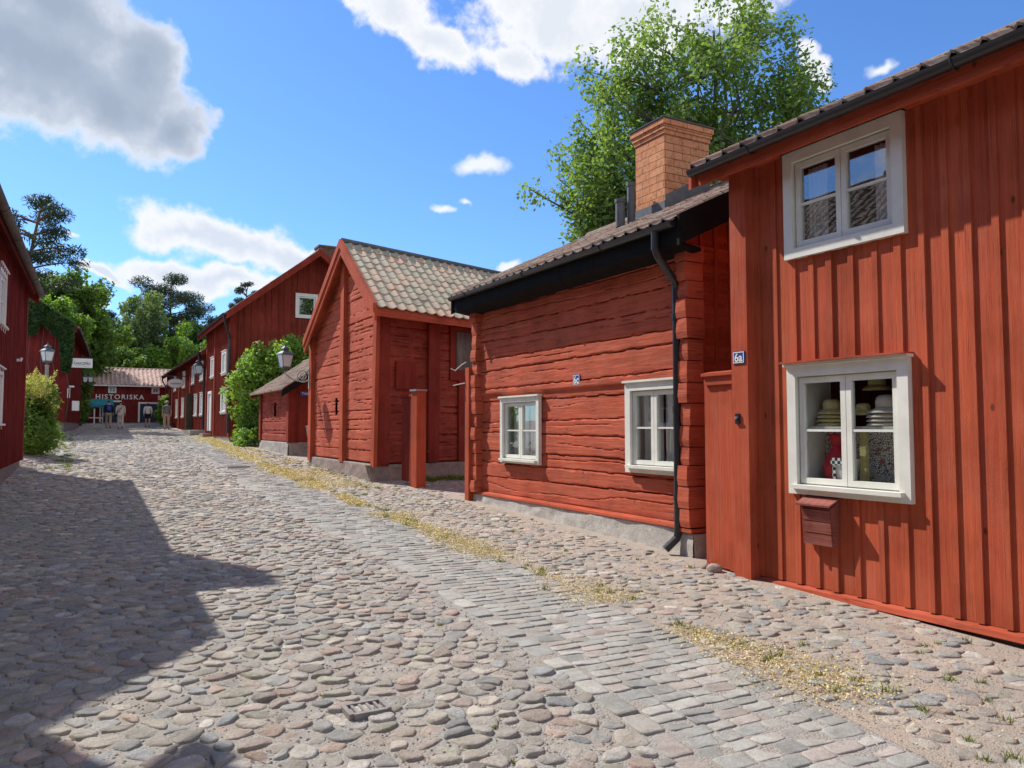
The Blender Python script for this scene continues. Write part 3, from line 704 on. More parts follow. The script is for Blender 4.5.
# iron drain lid in the cobbles, a far manhole lid, three loose stones by the gate
def drain(x, y, w, d, label, rot=0):
    t = thing('drain_cover', label, 'drain cover', (x, y, G(x, y))); mb = MB(); z = G(x, y)+.036; c, s = math.cos(rot), math.sin(rot)
    u = V3(c, s, 0); v = V3(-s, c, 0); P = V3(x, y, z)
    for k in (-1, 1):
        mb.obox(P+u*(k*w/2-.012)-v*d/2-ZU*.03, u*.024, v*d, ZU*.036); mb.obox(P-u*(w/2-.012)+v*(k*d/2-.012)-ZU*.03, u*(w-.024), v*.024, ZU*.036)
    mb.build('frame', M['rust'], t); mb = MB(); mb.obox(P-u*(w/2-.012)-v*(d/2-.012)-ZU*.03, u*(w-.024), v*(d-.024), ZU*.018)
    n = int(w/.035)
    for k in range(1, n): mb.obox(P+u*(-w/2+k*w/n-.007)-v*(d/2-.014)-ZU*.012, u*.014, v*(d-.028), ZU*.014)
    mb.build('grating', M['rust'], t)
drain(1.31, 3.92, .20, .15, 'small ribbed iron lid sunk among the nearest cobbles')
drain(3.35, 20.2, .5, .5, 'flat dark iron lid set in the strip of cut paving stones')
def loose(x, y, s, label, seed):
    r = np.random.default_rng(seed); bm = bmesh.new(); bmesh.ops.create_icosphere(bm, subdivisions=3, radius=1)
    v = np.array([q.co for q in bm.verts]); f = [tuple(q.index for q in p.verts) for p in bm.faces]; bm.free()
    k = 1+.35*(fbm(v[:, 0]*1.4+seed*3, v[:, 1]*1.4+v[:, 2]*1.9, 3)-.5); v = v*k[:, None]*[s, s*.8, s*.62]
    mb = MB(); mb.add(v+[x, y, G(x, y)+s*.45], f, [(.46, .37, .31)]); tag(mb.build('loose_stone', M['cobble'], smooth=True), label, 'stone', 'loose stones at the gate')
loose(5.50, 5.78, .085, 'larger rounded loose stone at the foot of the plank gate', 1)
loose(5.54, 5.95, .06, 'smaller loose stone at the gate beside the plaster plinth', 2)

# ================================================================== HOUSES
def house(root, xf, xb, y0, y1, zb, z_eave, oe, og, tan, wall, trim, tile, kind='boards', hf=(), h0=(), h1=(), under=None, seed=1,
          plinth=None, pz=None, spacing=.24, tw=.22, amp=.03, barge=.18, corner=.14, log_front=None, back=True, ppt=8, bw=.045, bt=.025, thr=.33, cbt=.05, og1=None):
    """A gabled house whose ridge runs along y; xf is its street front."""
    og1 = og if og1 is None else og1; sg = 1 if xb > xf else -1; W = abs(xb-xf); v = V3(sg, 0, 0); nf = V3(-sg, 0, 0); zw = z_eave+tan*oe-.10
    gt = lambda s: zw+tan*np.minimum(s, W-s)
    gs = lambda s: float(zw+tan*min(s, W-s))
    bkw = dict(spacing=spacing, bw=bw, bt=bt)
    if log_front: log_front(root, zw)
    else: board_wall('front_wall', M[wall], root, (xf, y1, 0), (xf, y0, 0), zb, zw, nf, hf, seed=seed, **bkw)
    for yy, n, hh, sd in ((y0, -EY, h0, seed+1), (y1, EY, h1, seed+2)):
        # gable boards must break at the ridge: build in two halves
        board_wall('gable_wall', M[wall], root, (xf, yy, 0), (xf+sg*W/2, yy, 0), zb, gs, n, hh, seed=sd, **bkw)
        h2 = [(W-h[1], W-h[0], h[2], h[3]) for h in hh]
        board_wall('gable_wall', M[wall], root, (xb, yy, 0), (xf+sg*W/2, yy, 0), zb, gs, n, h2, seed=sd+9, **bkw)
    board_wall('back_wall', M[wall], root, (xb, y0, 0), (xb, y1, 0), zb, zw, -nf, (), seed=seed+4, spacing=.5, bw=0)
    if corner:
        for yy, s in ((y0, -1), (y1, 1)):
            mb = MB(); c = corner
            xx = xf-sg*cbt; mb.box(min(xx, xx+sg*c), max(xx, xx+sg*c), min(yy+s*cbt, yy-s*c), max(yy+s*cbt, yy-s*c), zb, zw+.02); mb.build('corner_board', M[trim], root)
    und = under or trim
    run = W/2+oe; og1 = og1
    roof_side(root, 'roof', tile, (xf-sg*oe, y0-og, z_eave), EY, y1-y0+og+og1, v, run, tan, und, seed, tw=tw, amp=amp, ppt=ppt, th=thr)
    roof_side(root, 'roof', tile, (xb+sg*oe, y0-og, z_eave), EY, y1-y0+og+og1, -v, run, tan, und, seed+5, tw=tw, amp=amp, ridge=False, ppt=max(4, ppt//2), th=thr)
    for yy, n in ((y0-og, -EY), (y1+og1, EY)):
        rake(root, trim, (xf-sg*oe, yy, z_eave), v, run, tan, n*.04, barge, 1.0, 'bargeboard'); rake(root, trim, (xb+sg*oe, yy, z_eave), -v, run, tan, n*.04, barge, 1.0, 'bargeboard')
    if plinth:
        mb = MB(); zg = min(G(xf, y0), G(xf, y1))-.4
        mb.box(min(xf+sg*.0, xb), max(xf+sg*.0, xb), y0+.02, y1-.02, zg, zb); mb.build('plinth', M[plinth], root)
    return zw

# ------------------------------------------------------------------ A: tall boarded house with the shop window
A = thing('boarded_house', 'red board-and-batten house with two white windows and black gutter, beside the plank gate', 'house', (5.7, 3, 0))
hA = [(.60, 1.71, 3.18, 4.08), (.60, 1.71, 1.04, 2.12)]
house(A, 5.7, 11.0, -3.6, 5.5, .19, 4.20, .39, .33, .50, 'red_v', 'red_trim', 'tile_brown', hf=hA, seed=21, spacing=.205, corner=0, bw=.056, bt=.016, barge=.2, amp=.042)
mb = MB(); mb.box(5.55, 5.80, 5.345, 5.555, .12, 4.22); mb.build('corner_post', M['red_trim'], A)
mb = MB(); mb.hexa([(5.625, -3.6, .125), (5.72, -3.6, .125), (5.72, 5.34, .125), (5.625, 5.34, .125), (5.64, -3.6, .165), (5.72, -3.6, .205), (5.72, 5.34, .205), (5.64, 5.34, .165)]); mb.build('drip_board', M['red_trim_h'], A)
mb = MB(); mb.box(5.70, 11, -3.6, 5.49, -.4, .125); mb.build('plinth', M['granite'], A)
mb = MB(); mb.box(5.345, 5.38, -3.9, 5.76, 4.03, 4.19); mb.build('fascia', M['red_trim_h'], A)
mb = MB(); mb.box(5.38, 5.70, -3.9, 5.76, 4.13, 4.16); mb.build('soffit', M['red_trim_h'], A)
gutter(A, (5.275, -3.9, 4.19), (5.275, 5.80, 4.17))
# the battens of the front wall stop short of the windows
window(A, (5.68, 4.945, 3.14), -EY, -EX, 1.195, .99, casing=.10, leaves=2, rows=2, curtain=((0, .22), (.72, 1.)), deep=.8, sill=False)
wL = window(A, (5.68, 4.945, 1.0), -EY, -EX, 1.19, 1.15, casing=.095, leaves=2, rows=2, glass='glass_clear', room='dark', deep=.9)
mb = MB(); mb.box(5.55, 5.70, 3.735, 4.965, 2.175, 2.19); mb.build('window_flashing', M['red_trim_h'], A)
# shelf inside the shop window, and the display boards under it
mb = MB(); mb.box(5.735, 6.04, 3.88, 4.80, 1.585, 1.605); mb.build('display_shelf', M['white'], wL)
mb = MB(); mb.box(5.95, 5.97, 3.88, 4.80, 1.12, 1.585); mb.build('display_backing', M['paper'], wL)
mb = MB(); mb.box(5.80, 5.84, 4.27, 4.33, 1.12, 1.585); mb.build('display_post', M['straw'], wL)
mb = MB(); mb.box(5.735, 6.05, 4.805, 4.82, 1.10, 2.04); mb.build('display_side', M['white'], wL); mb = MB(); mb.box(5.735, 6.05, 3.855, 3.87, 1.10, 2.04); mb.build('display_side', M['white'], wL)

def hat(x, y, z, r, h, mat, label, sq=1.):
    t = thing('hat', label, 'hat', (x, y, z), 'hats on the shop window shelf')
    mb = MB(); mb.lathe([(r*.58, .006), (r*.9, -.012), (r, -.024), (r*1.0, -.018), (r*.88, -.002), (r*.6, .02)], (x, y, z), 24, sy=sq); mb.build('brim', M[mat], t, True)
    mb = MB(); mb.lathe([(r*.60, .008), (r*.60, h*.55), (r*.55, h*.82), (r*.40, h*.97), (r*.1, h)], (x, y, z), 24, sy=sq); mb.build('crown', M[mat], t, True)
hz = 1.605
for k in range(3): hat(5.86, 4.655, hz+.03+k*.036, .125, .06, 'straw', ['lowest flat straw hat in the stack on the window shelf', 'middle flat straw hat in the stack on the window shelf', 'third straw hat from the bottom of the window stack'][k])
hat(5.86, 4.65, hz+.135, .125, .11, 'straw', 'round-crowned straw hat on top of the stack behind the window')
for k in range(3): hat(5.88, 4.12, hz+.03+k*.034, .16, .06, 'felt', ['lowest cream hat in the stack on the window shelf', 'middle cream hat in the stack on the window shelf', 'third cream hat from the bottom of the window stack'][k])
hat(5.87, 4.11, hz+.135, .15, .13, 'felt', 'grey-cream rounded hat on top of the cream hat stack')
hat(5.86, 4.33, hz+.12, .10, .08, 'straw', 'small tan hat leaning between the two hat stacks')
hat(5.93, 4.24, 1.94, .12, .09, 'straw', 'straw hat hanging high behind the shop window')
t = thing('red_bag', 'shiny red cloth bag with gathered neck standing in the shop window', 'bag', (5.9, 4.6, 1.12), None)
mb = MB(); mb.lathe([(.08, 0), (.125, .03), (.13, .12), (.10, .22), (.05, .29), (.035, .31), (.06, .36), (.075, .42)], (5.85, 4.60, 1.12), 18, sx=.7); mb.build('body', M['redcloth'], t, True)
mb = MB(); mb.lathe([(.04, 0), (.045, .008), (.04, .016)], (5.85, 4.60, 1.422), 14, sx=.8); mb.build('tie', M['redcloth'], t, True)
t = thing('display_box', 'white open box with black and white checked rim in the shop window', 'box', (5.8, 4.45, 1.12), None)
mb = MB(); mb.hexa([(5.76, 4.38, 1.12), (5.83, 4.38, 1.12), (5.83, 4.52, 1.12), (5.76, 4.52, 1.12), (5.74, 4.36, 1.32), (5.85, 4.36, 1.32), (5.85, 4.56, 1.32), (5.74, 4.56, 1.32)]); mb.build('body', M['white_far'], t)
mb = MB(); mb.box(5.730, 5.738, 4.35, 4.57, 1.27, 1.33); mb.box(5.738, 5.85, 4.562, 4.57, 1.27, 1.33); mb.box(5.738, 5.745, 4.53, 4.56, 1.12, 1.27); mb.build('rim', M['check'], t)

# mailbox, number plate and bell on house A
t = thing('mailbox', 'faded red wooden letterbox with slanted lid, hanging under the shop window', 'letterbox', (5.67, 4.65, .78))
mb = MB(); mb.hexa([(5.60, 4.50, .58), (5.67, 4.50, .58), (5.67, 4.80, .58), (5.60, 4.80, .58), (5.555, 4.485, .90), (5.67, 4.485, .96), (5.67, 4.785, .96), (5.555, 4.785, .90)]); mb.build('body', M['mail'], t)
mb = MB()
for k in range(3): mb.obox((5.553+.013*k+.002, 4.488+.004*k, .885-.105*k), V3(.012, 0, -.096), V3(0, .294, 0), V3(-.010, 0, .0)); 
mb.build('front_boards', M['mail'], t)
mb = MB()
for k in range(5): mb.hexa([(5.505, 4.455+.072*k, .915), (5.67, 4.455+.072*k, .985), (5.67, 4.524+.072*k, .985), (5.505, 4.524+.072*k, .915), (5.503, 4.455+.072*k, .932), (5.67, 4.455+.072*k, 1.002), (5.67, 4.524+.072*k, 1.002), (5.503, 4.524+.072*k, .932)])
mb.build('lid', M['mail'], t); t.location.y -= .04
def plate(name, label, cat, c, u, n, w, h, txt, tw, mat='blue', tmat='white_far', border=None, tht=None):
    t = thing(name, label, cat, tuple(c)); c = np.asarray(c, float); u = np.asarray(u, float); n = np.asarray(n, float)
    mb = MB(); mb.obox(c-u*w/2-ZU*h/2, u*w, n*.010, ZU*h); mb.build('panel', M[mat], t)
    if border:
        mb = MB(); b = .008
        for q0, q1, z0, z1 in ((-w/2+.006, w/2-.006, h/2-b-.006, h/2-.006), (-w/2+.006, w/2-.006, -h/2+.006, -h/2+.006+b), (-w/2+.006, -w/2+.006+b, -h/2+.006+b, h/2-.006-b), (w/2-.006-b, w/2-.006, -h/2+.006+b, h/2-.006-b)):
            mb.obox(c+u*q0+ZU*z0+n*.010, u*(q1-q0), n*.003, ZU*(z1-z0))
        mb.build('border', M[border], t)
    if txt: lettering(txt, c+n*.010, u, n, width=tw, height=tht, mat=M[tmat], parent=t, depth=.004)
    return t
plate('number_plate', 'blue enamel house number plate reading 6a, on the corner post by the gate', 'house number', (5.55, 5.45, 2.275), -EY, -EX, .15, .12, '6a', .10, border='white_far', tht=.085)
plate('number_plate', 'blue and white house number plate on the log wall between two windows', 'house number', (5.855, 8.735, 2.245), -EY, -EX, .16, .14, '6c', .115, border='white_far', tht=.105)
t = thing('door_bell', 'small black bell button screwed to the red corner post', 'door bell', (5.55, 5.47, 1.68))
mb = MB(); mb.box(5.53, 5.55, 5.45, 5.50, 1.63, 1.73); mb.build('plate', M['black'], t)
mb = MB(); mb.tube([(5.53, 5.475, 1.69), (5.51, 5.475, 1.69)], .014, 10); mb.build('button', M['grey'], t)
# plank gate between the two houses
t = thing('plank_gate', 'closed red plank gate with capping board between the tall house and the log cottage', 'gate', (5.62, 5.85, .2))
for a, b, z in ((5.56, 5.69, 2.03), (5.694, 5.835, 2.03), (5.839, 5.99, 2.03)):
    mb = MB(); mb.box(5.625+.004*((a*100) % 2), 5.66, a, b, .17+.02*((b*37) % 1), z); mb.build('plank', M['red_trim'], t)
mb = MB(); mb.box(5.60, 5.68, 5.558, 6.0, 2.03, 2.12); mb.build('rail', M['red_trim_h'], t)
mb = MB(); mb.hexa([(5.575, 5.558, 2.12), (5.71, 5.558, 2.12), (5.71, 6.02, 2.12), (5.575, 6.02, 2.12), (5.575, 5.558, 2.15), (5.71, 5.558, 2.175), (5.71, 6.02, 2.175), (5.575, 6.02, 2.15)]); mb.build('cap', M['red_trim_h'], t)
mb = MB(); mb.box(5.70, 5.80, 5.99, 6.1, .12, 2.1); mb.build('gate_post', M['red_trim'], t)

# ------------------------------------------------------------------ B: log cottage
B = thing('log_cottage', 'low red log cottage with brick chimney, black eaves and two small white windows', 'house', (5.9, 9, .2))
hB = [(11.85-10.98, 11.85-9.78, 1.10, 2.0), (11.85-7.55, 11.85-6.70, 1.11, 2.11)]
def bfront(root, zw):
    log_wall('log_wall', M['red_h'], root, (5.9, 11.85, 0), (5.9, 6.55, 0), .52, 3.72, -EX, logs=13, res=.015, holes=hB, seed=5, step=lambda s, z: .035*smooth((z-2.12)/.03)+.012)
house(B, 5.9, 10.8, 6.6, 11.85, .5, 3.84, .43, .36, .485, 'red_v', 'blackwood', 'tile_brown', seed=31, corner=0, log_front=bfront, under='blackwood', barge=.3, amp=.034, og1=.16)
log_wall('log_wall', M['red_h'], B, (5.95, 6.575, 0), (7.6, 6.575, 0), .5, 4.0, -EY, logs=14, res=.03, seed=8)
def log_ends(root, x0, x1, ya, yb, z0, z1, seed, n=14):
    r = random.Random(seed); mb = MB(); h = (z1-z0)/n; z = z0
    for k in range(n):
        hh = h*r.uniform(.88, 1.12) if k < n-1 else z1-z; j = lambda q=.018: r.uniform(-q, q); zt = min(z+hh, z1)
        X0, X1, Y0, Y1 = x0+j(.026), x1, ya+j(), yb+j(); c = .035
        # a hewn log end: chamfered block
        ring = [(X0+c, Y0, z+.006), (X0, Y0+c*.4, z+c), (X0+j(.01), Y0+c*.4, zt-c), (X0+c, Y0, zt-.006)]
        mb.hexa([(X0+c*.35, Y0, z+.005), (X1, Y0, z+.005), (X1, Y1, z+.005), (X0+c*.3, Y1, z+.005), (X0, Y0-.006, z+hh*.35), (X1, Y0-.006, z+hh*.35), (X1, Y1+.006, z+hh*.35), (X0, Y1+.006, z+hh*.35)])
        mb.hexa([(X0, Y0-.006, z+hh*.35+.0005), (X1, Y0-.006, z+hh*.35+.0005), (X1, Y1+.006, z+hh*.35+.0005), (X0, Y1+.006, z+hh*.35+.0005), (X0+c*.25+j(.008), Y0, zt-.005), (X1, Y0, zt-.005), (X1, Y1, zt-.005), (X0+c*.25+j(.008), Y1, zt-.005)])
        z = zt
    return mb.build('log_ends', M['red_h'], root)
log_ends(B, 5.745, 6.0, 6.42, 6.56, .50, 3.62, 3)
log_ends(B, 5.75, 5.93, 11.66, 11.84, .50, 3.60, 4)
mb = MB(); mb.box(5.72, 5.88, 11.845, 11.99, .30, 2.62); mb.build('corner_post', M['red_trim'], B)
def plinth_grid(root, P0, P1, n, zt, mat, seed, thick=.25, name='plinth'):
    P0 = V3(*P0, 0); P1 = V3(*P1, 0); L = np.linalg.norm(P1-P0); u = (P1-P0)/L; n = np.asarray(n, float); ns = int(L/.05)+1; nz = 14; vs = []
    for i in range(ns+1):
        s = L*i/ns; p = P0+u*s; zg = G(p[0], p[1])-.12
        for k in range(nz+1):
            z = zg+(zt-zg)*k/nz; d = .05*(float(fbm(s*2.1+seed, z*4, 3))-.45)+.035*(1-k/nz); vs.append(p+n*d+ZU*z)
        vs.append(p-n*thick+ZU*zt)
    m = nz+2; F = [(i*m+k, (i+1)*m+k, (i+1)*m+k+1, i*m+k+1) for i in range(ns) for k in range(m-1)]
    mb = MB(); mb.add(vs, F); return mb.build(name, M[mat], root, True)
plinth_grid(B, (5.825, 11.84), (5.825, 6.62), -EX, .475, 'plaster', 3)
plinth_grid(B, (5.80, 6.60), (5.80, 6.40), -EX, .44, 'plaster', 9); plinth_grid(B, (5.80, 6.41), (6.3, 6.41), -EY, .44, 'plaster', 13)
mb = MB(); mb.hexa([(5.80, 6.62, .475), (5.95, 6.62, .475), (5.95, 11.65, .475), (5.80, 11.65, .475), (5.805, 6.62, .505), (5.95, 6.62, .545), (5.95, 11.65, .545), (5.805, 11.65, .505)]); mb.build('drip_board', M['red_trim_h'], B)
mb = MB(); mb.box(5.76, 6.05, 6.395, 6.60, .45, .49); mb.build('drip_board', M['red_trim_h'], B)
# black boarded eaves: sloping board from the gutter in to the wall
mb = MB(); mb.hexa([(5.50, 6.27, 3.60), (5.53, 6.27, 3.58), (5.53, 12.0, 3.58), (5.50, 12.0, 3.60), (5.50, 6.27, 3.80), (5.53, 6.27, 3.80), (5.53, 12.0, 3.80), (5.50, 12.0, 3.80)]); mb.build('fascia', M['blackwood'], B)
mb = MB(); mb.hexa([(5.505, 6.27, 3.572), (5.84, 6.27, 3.52), (5.84, 12.0, 3.52), (5.505, 12.0, 3.572), (5.505, 6.27, 3.597), (5.84, 6.27, 3.56), (5.84, 12.0, 3.56), (5.505, 12.0, 3.597)]); mb.build('soffit', M['blackwood'], B)
mb = MB(); mb.hexa([(5.535, 6.24, 3.58), (8.3, 6.24, 4.85), (8.3, 6.27, 4.85), (5.535, 6.27, 3.58), (5.535, 6.24, 3.80), (8.3, 6.24, 5.14), (8.3, 6.27, 5.14), (5.535, 6.27, 3.80)]); mb.build('gable_board', M['blackwood'], B)
gutter(B, (5.455, 6.27, 3.80), (5.455, 12.03, 3.82))
downpipe(B, [(5.455, 6.58, 3.76), (5.455, 6.58, 3.56), (5.50, 6.58, 3.48), (5.74, 6.60, 3.24), (5.775, 6.61, 3.16), (5.775, 6.62, .44), (5.76, 6.63, .37), (5.64, 6.68, .25)])
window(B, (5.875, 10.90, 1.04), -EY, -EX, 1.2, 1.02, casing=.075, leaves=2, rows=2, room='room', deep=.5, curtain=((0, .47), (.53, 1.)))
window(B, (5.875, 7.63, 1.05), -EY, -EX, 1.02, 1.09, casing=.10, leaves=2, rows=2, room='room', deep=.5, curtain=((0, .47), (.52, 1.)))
# chimney with corbelled head
ch = MB(); ch.box(7.2, 8.06, 8.46, 9.12, 4.3, 5.84); chim = ch.build('chimney', M['brick'], B)
c2 = MB(); c2.box(7.185, 8.075, 8.445, 9.135, 5.84, 5.90); c2.box(7.165, 8.095, 8.425, 9.155, 5.90, 5.97); c2.box(7.145, 8.115, 8.405, 9.175, 5.97, 6.05); c2.build('chimney_head', M['brick'], chim)
c3 = MB(); c3.box(7.13, 8.13, 8.39, 9.19, 6.05, 6.07); c3.build('cover_plate', M['black'], chim)
fl = MB()
fl.obox((7.185, 8.445, 4.55), (0, .72, 0), (.013, 0, 0), (0, 0, .30)); fl.hexa([(7.198, 8.44, 4.70), (8.06, 8.44, 5.14), (8.06, 8.458, 5.14), (7.198, 8.458, 4.70), (7.198, 8.44, 4.93), (8.06, 8.44, 5.38), (8.06, 8.458, 5.38), (7.198, 8.458, 4.93)])
fl.build('flashing', M['lead'], chim)
for x, y, z, h, r in ((6.85, 9.05, 4.55, .42, .07), (7.0, 8.98, 4.6, .62, .06)):
    mb = MB(); mb.lathe([(r, 0), (r, h-.06), (r*1.15, h-.05), (r*1.15, h)], (x, y, z), 14); mb.build('vent_pipe', M['lead'], B, False)
# iron hook on the far corner
t = thing('wall_hook', 'pale iron hook sticking out from the far corner of the log cottage', 'hook', (5.75, 12.2, 2.6))
mb = MB(); mb.tube([(5.74, 11.99, 2.72), (5.70, 12.08, 2.68), (5.62, 12.18, 2.58), (5.57, 12.26, 2.62)], .010, 6); mb.build('upper_hook', M['ironpale'], t)
mb = MB(); mb.tube([(5.74, 11.99, 2.36), (5.66, 12.12, 2.34), (5.60, 12.22, 2.32)], .010, 6); mb.build('lower_hook', M['ironpale'], t)

# ------------------------------------------------------------------ C: gabled storehouse, its long side turned a little towards us
Cc = thing('gabled_storehouse', 'red log storehouse with steep gable to the street and lichen-covered tile roof', 'storehouse', (5.3, 15.5, .5))
dC = V3(math.sin(R(72.)), math.cos(R(72.)), 0); nC = V3(dC[1], -dC[0], 0); perp = -nC   # perp points from right eave to left eave
c1, c2 = V3(5.3, 15.5, 0), V3(5.3, 20.5, 0); LC = 5.6
Rf, Pk, Lf = V3(5.10, 14.82, 4.05), V3(5.10, 17.28, 5.88), V3(5.10, 20.56, 3.87)
tanR = (Pk[2]-Rf[2])/((Pk-Rf)@perp); tanL = (Pk[2]-Lf[2])/((Lf-Pk)@perp)
def gtopC(s):
    y = 20.5-np.asarray(s, float); xoff = .2*dC[1]/dC[0]; yp = Pk[1]+xoff
    return np.where(y < yp, Pk[2]-(yp-y)*(Pk[2]-Rf[2])/(Pk[1]-Rf[1]), Pk[2]-(y-yp)*(Pk[2]-Lf[2])/(Lf[1]-Pk[1]))-.10
hole_g = [(5.0-1.55, 5.0-1.38, 1.86, 2.22)]
log_wall('gable_wall', M['red_h'], Cc, c2, c1, .84, gtopC, -EX, logs=22, res=.028, seed=14, holes=[(2.12, 2.3, 1.9, 2.3)])
mb = MB(); mb.box(5.36, 5.42, 18.1, 18.5, 1.85, 2.35); mb.build('vent_opening', M['dark'], Cc)
zR = 3.98
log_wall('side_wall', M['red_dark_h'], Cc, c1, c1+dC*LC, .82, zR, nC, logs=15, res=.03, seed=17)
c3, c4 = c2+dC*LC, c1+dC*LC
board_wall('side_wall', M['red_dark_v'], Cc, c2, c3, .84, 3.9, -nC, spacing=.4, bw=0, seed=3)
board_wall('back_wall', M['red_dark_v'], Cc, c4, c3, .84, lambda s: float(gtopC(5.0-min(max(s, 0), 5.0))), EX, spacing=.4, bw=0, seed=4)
hz_ = lambda a: a*V3(1, 1, 0)
for nm, E0, vv, tn, run, sd in (('roof', Rf, hz_(Pk-Rf), (Pk-Rf)[2]/np.linalg.norm(hz_(Pk-Rf)), np.linalg.norm(hz_(Pk-Rf)), 61), ('roof', Lf, hz_(Pk-Lf), (Pk-Lf)[2]/np.linalg.norm(hz_(Pk-Lf)), np.linalg.norm(hz_(Pk-Lf)), 62)):
    roof_side(Cc, nm, 'tile_lichen', E0, dC, LC+.3, vv, run, tn, 'red_trim_h', sd, tw=.27, th=.30, amp=.026, ridge=False, ppt=8)
mb = MB(); mb.tube([Pk-dC*.03+ZU*.03, Pk+dC*(LC+.3)+ZU*.03], .06, 10); mb.build('ridge_cap', M['lead'], Cc)
for a in (Rf, Lf):
    for w, t_, d, mt in ((.30, .05, 0, 'red_trim'), (.16, .03, -.045, 'red_trim')):
        P = a-V3(.055, 0, 0)+V3(d, 0, 0)*.7; Q = Pk-V3(.055, 0, 0)+V3(d, 0, 0)*.7; mb = MB(); up = .055
        mb.hexa([P+ZU*(up-w*1.2), P+V3(t_, 0, 0)+ZU*(up-w*1.2), Q+V3(t_, 0, 0)+ZU*(up-w*1.2), Q+ZU*(up-w*1.2), P+ZU*up, P+V3(t_, 0, 0)+ZU*up, Q+V3(t_, 0, 0)+ZU*up, Q+ZU*up]); mb.build('bargeboard', M[mt], Cc)
beam(Cc, 'fascia', M['red_trim_h'], Rf+perp*.02, Rf+perp*.02+dC*(LC+.3), Rf[2]-.20, Rf[2]-.015, nC, -.03, .0)
# posts: gable corners, gable centre, long-side beams
mb = MB(); mb.hexa([(5.22, 15.32, .76), (5.30, 15.32, .76), (5.30, 15.52, .76), (5.22, 15.52, .76), (5.22, 15.20, 4.0), (5.30, 15.20, 4.0), (5.30, 15.40, 4.0), (5.22, 15.40, 4.0)]); mb.build('corner_post', M['red_trim'], Cc)
mb = MB(); mb.box(5.19, 5.30, 20.32, 20.58, .72, 3.95); mb.build('corner_post', M['red_trim'], Cc)
mb = MB(); mb.box(5.20, 5.31, 17.48, 17.74, .80, 5.60); mb.build('gable_post', M['red_trim'], Cc)
def onwall(name, mat, s0, s1, z0, z1, d0, d1): return beam(Cc, name, M[mat], c1+dC*s0, c1+dC*s1, z0, z1, nC, d0, d1)
onwall('corner_board', 'red_dark_trim', -.04, .34, .78, 3.92, 0, .07); onwall('wall_post', 'red_dark_trim', 1.42, 1.74, .82, 3.92, 0, .08)
onwall('hatch', 'red_dark_trim', .52, 1.06, 2.42, 3.02, 0, .06)
onwall('shutter_frame', 'red_dark_trim', 2.10, 3.1, 2.68, 3.92, 0, .05)
gp = onwall('shutter', 'oldwood', 2.27, 3.0, 2.92, 3.80, .05, .07)
onwall('door_frame', 'red_dark_trim', 2.36, 2.54, .82, 2.68, 0, .06); onwall('door', 'oldwood', 2.54, 3.3, .86, 2.62, .0, .04)
plinth_grid(Cc, (5.235, 20.5), (5.235, 15.46), -EX, .82, 'granite', 21, .4)
plinth_grid(Cc, (5.20, 15.43), tuple((c1+dC*LC-V3(0, .05, 0))[:2]), nC, .80, 'granite', 27, .4)
# gate post and open leaf in front of the storehouse
t = thing('gate_post', 'square red gate post with grey metal cap in front of the storehouse', 'gate post', (5.62, 14.1, .4))
mb = MB(); mb.obox((5.63, 13.98, .30), (.21, .03, 0), (-.03, .21, 0), (0, 0, 2.0)); mb.build('post', M['red_trim'], t)
mb = MB(); mb.obox((5.605, 13.955, 2.30), (.25, .035, 0), (-.035, .25, 0), (0, 0, .035)); mb.build('cap', M['grey'], t)
mb = MB(); mb.tube([(5.83, 14.0, 1.12), (5.91, 13.98, 1.12)], .012, 6); mb.build('latch', M['black'], t)
t = thing('gate_leaf', 'dark red boarded gate leaf standing open behind the capped gate post', 'gate', (5.55, 14.5, .5))
for k in range(4):
    mb = MB(); mb.box(5.65, 5.675+.004*(k % 2), 14.20+.155*k, 14.35+.155*k, .52, 2.20); mb.build('board', M['red_dark_trim'], t)
mb = MB(); mb.box(5.63, 5.72, 14.20, 14.84, 2.20, 2.25); mb.build('cap', M['red_dark_trim'], t)

# ------------------------------------------------------------------ G: small shed on a stone base
Gs = thing('small_shed', 'small low red shed on a pale stone base beside the leafy climber', 'shed', (5.5, 26, .8))
def gfront(root, zw): log_wall('log_wall', M['red_dark_h'], root, (5.45, 28.2, 0), (5.45, 23.8, 0), 1.13, 2.9, -EX, logs=9, res=.035, seed=41, holes=[(2.15, 2.45, 1.95, 2.42)])
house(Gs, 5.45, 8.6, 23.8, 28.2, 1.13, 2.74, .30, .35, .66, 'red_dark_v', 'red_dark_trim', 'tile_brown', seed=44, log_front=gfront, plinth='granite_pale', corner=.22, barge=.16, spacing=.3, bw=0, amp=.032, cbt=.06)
mb = MB(); mb.box(5.52, 5.56, 25.6, 26.2, 1.9, 2.5); mb.build('vent_opening', M['dark'], Gs)
plinth_grid(Gs, (5.42, 28.2), (5.42, 23.76), -EX, 1.13, 'granite_pale', 31, .3); plinth_grid(Gs, (5.42, 23.77), (8.5, 23.77), -EY, 1.13, 'granite_pale', 35, .3)
mb = MB(); mb.hexa([(5.1, 23.38, 2.50), (6.9, 23.38, 3.70), (6.9, 23.42, 3.70), (5.1, 23.42, 2.50), (5.1, 23.38, 2.70), (6.9, 23.38, 3.88), (6.9, 23.42, 3.88), (5.1, 23.42, 2.70)]); mb.build('gable_board', M['blackwood'], Gs)
plate('street_sign', 'small blue street sign with white lettering on the gable of the low shed', 'sign', (6.02, 23.76, 2.62), EX, -EY, .56, .16, 'Trädgården', .46, border=None, tht=.09)
t = thing('notice_box', 'white leaflet box hanging on the gable of the low shed', 'leaflet box', (6.12, 23.72, 1.5))
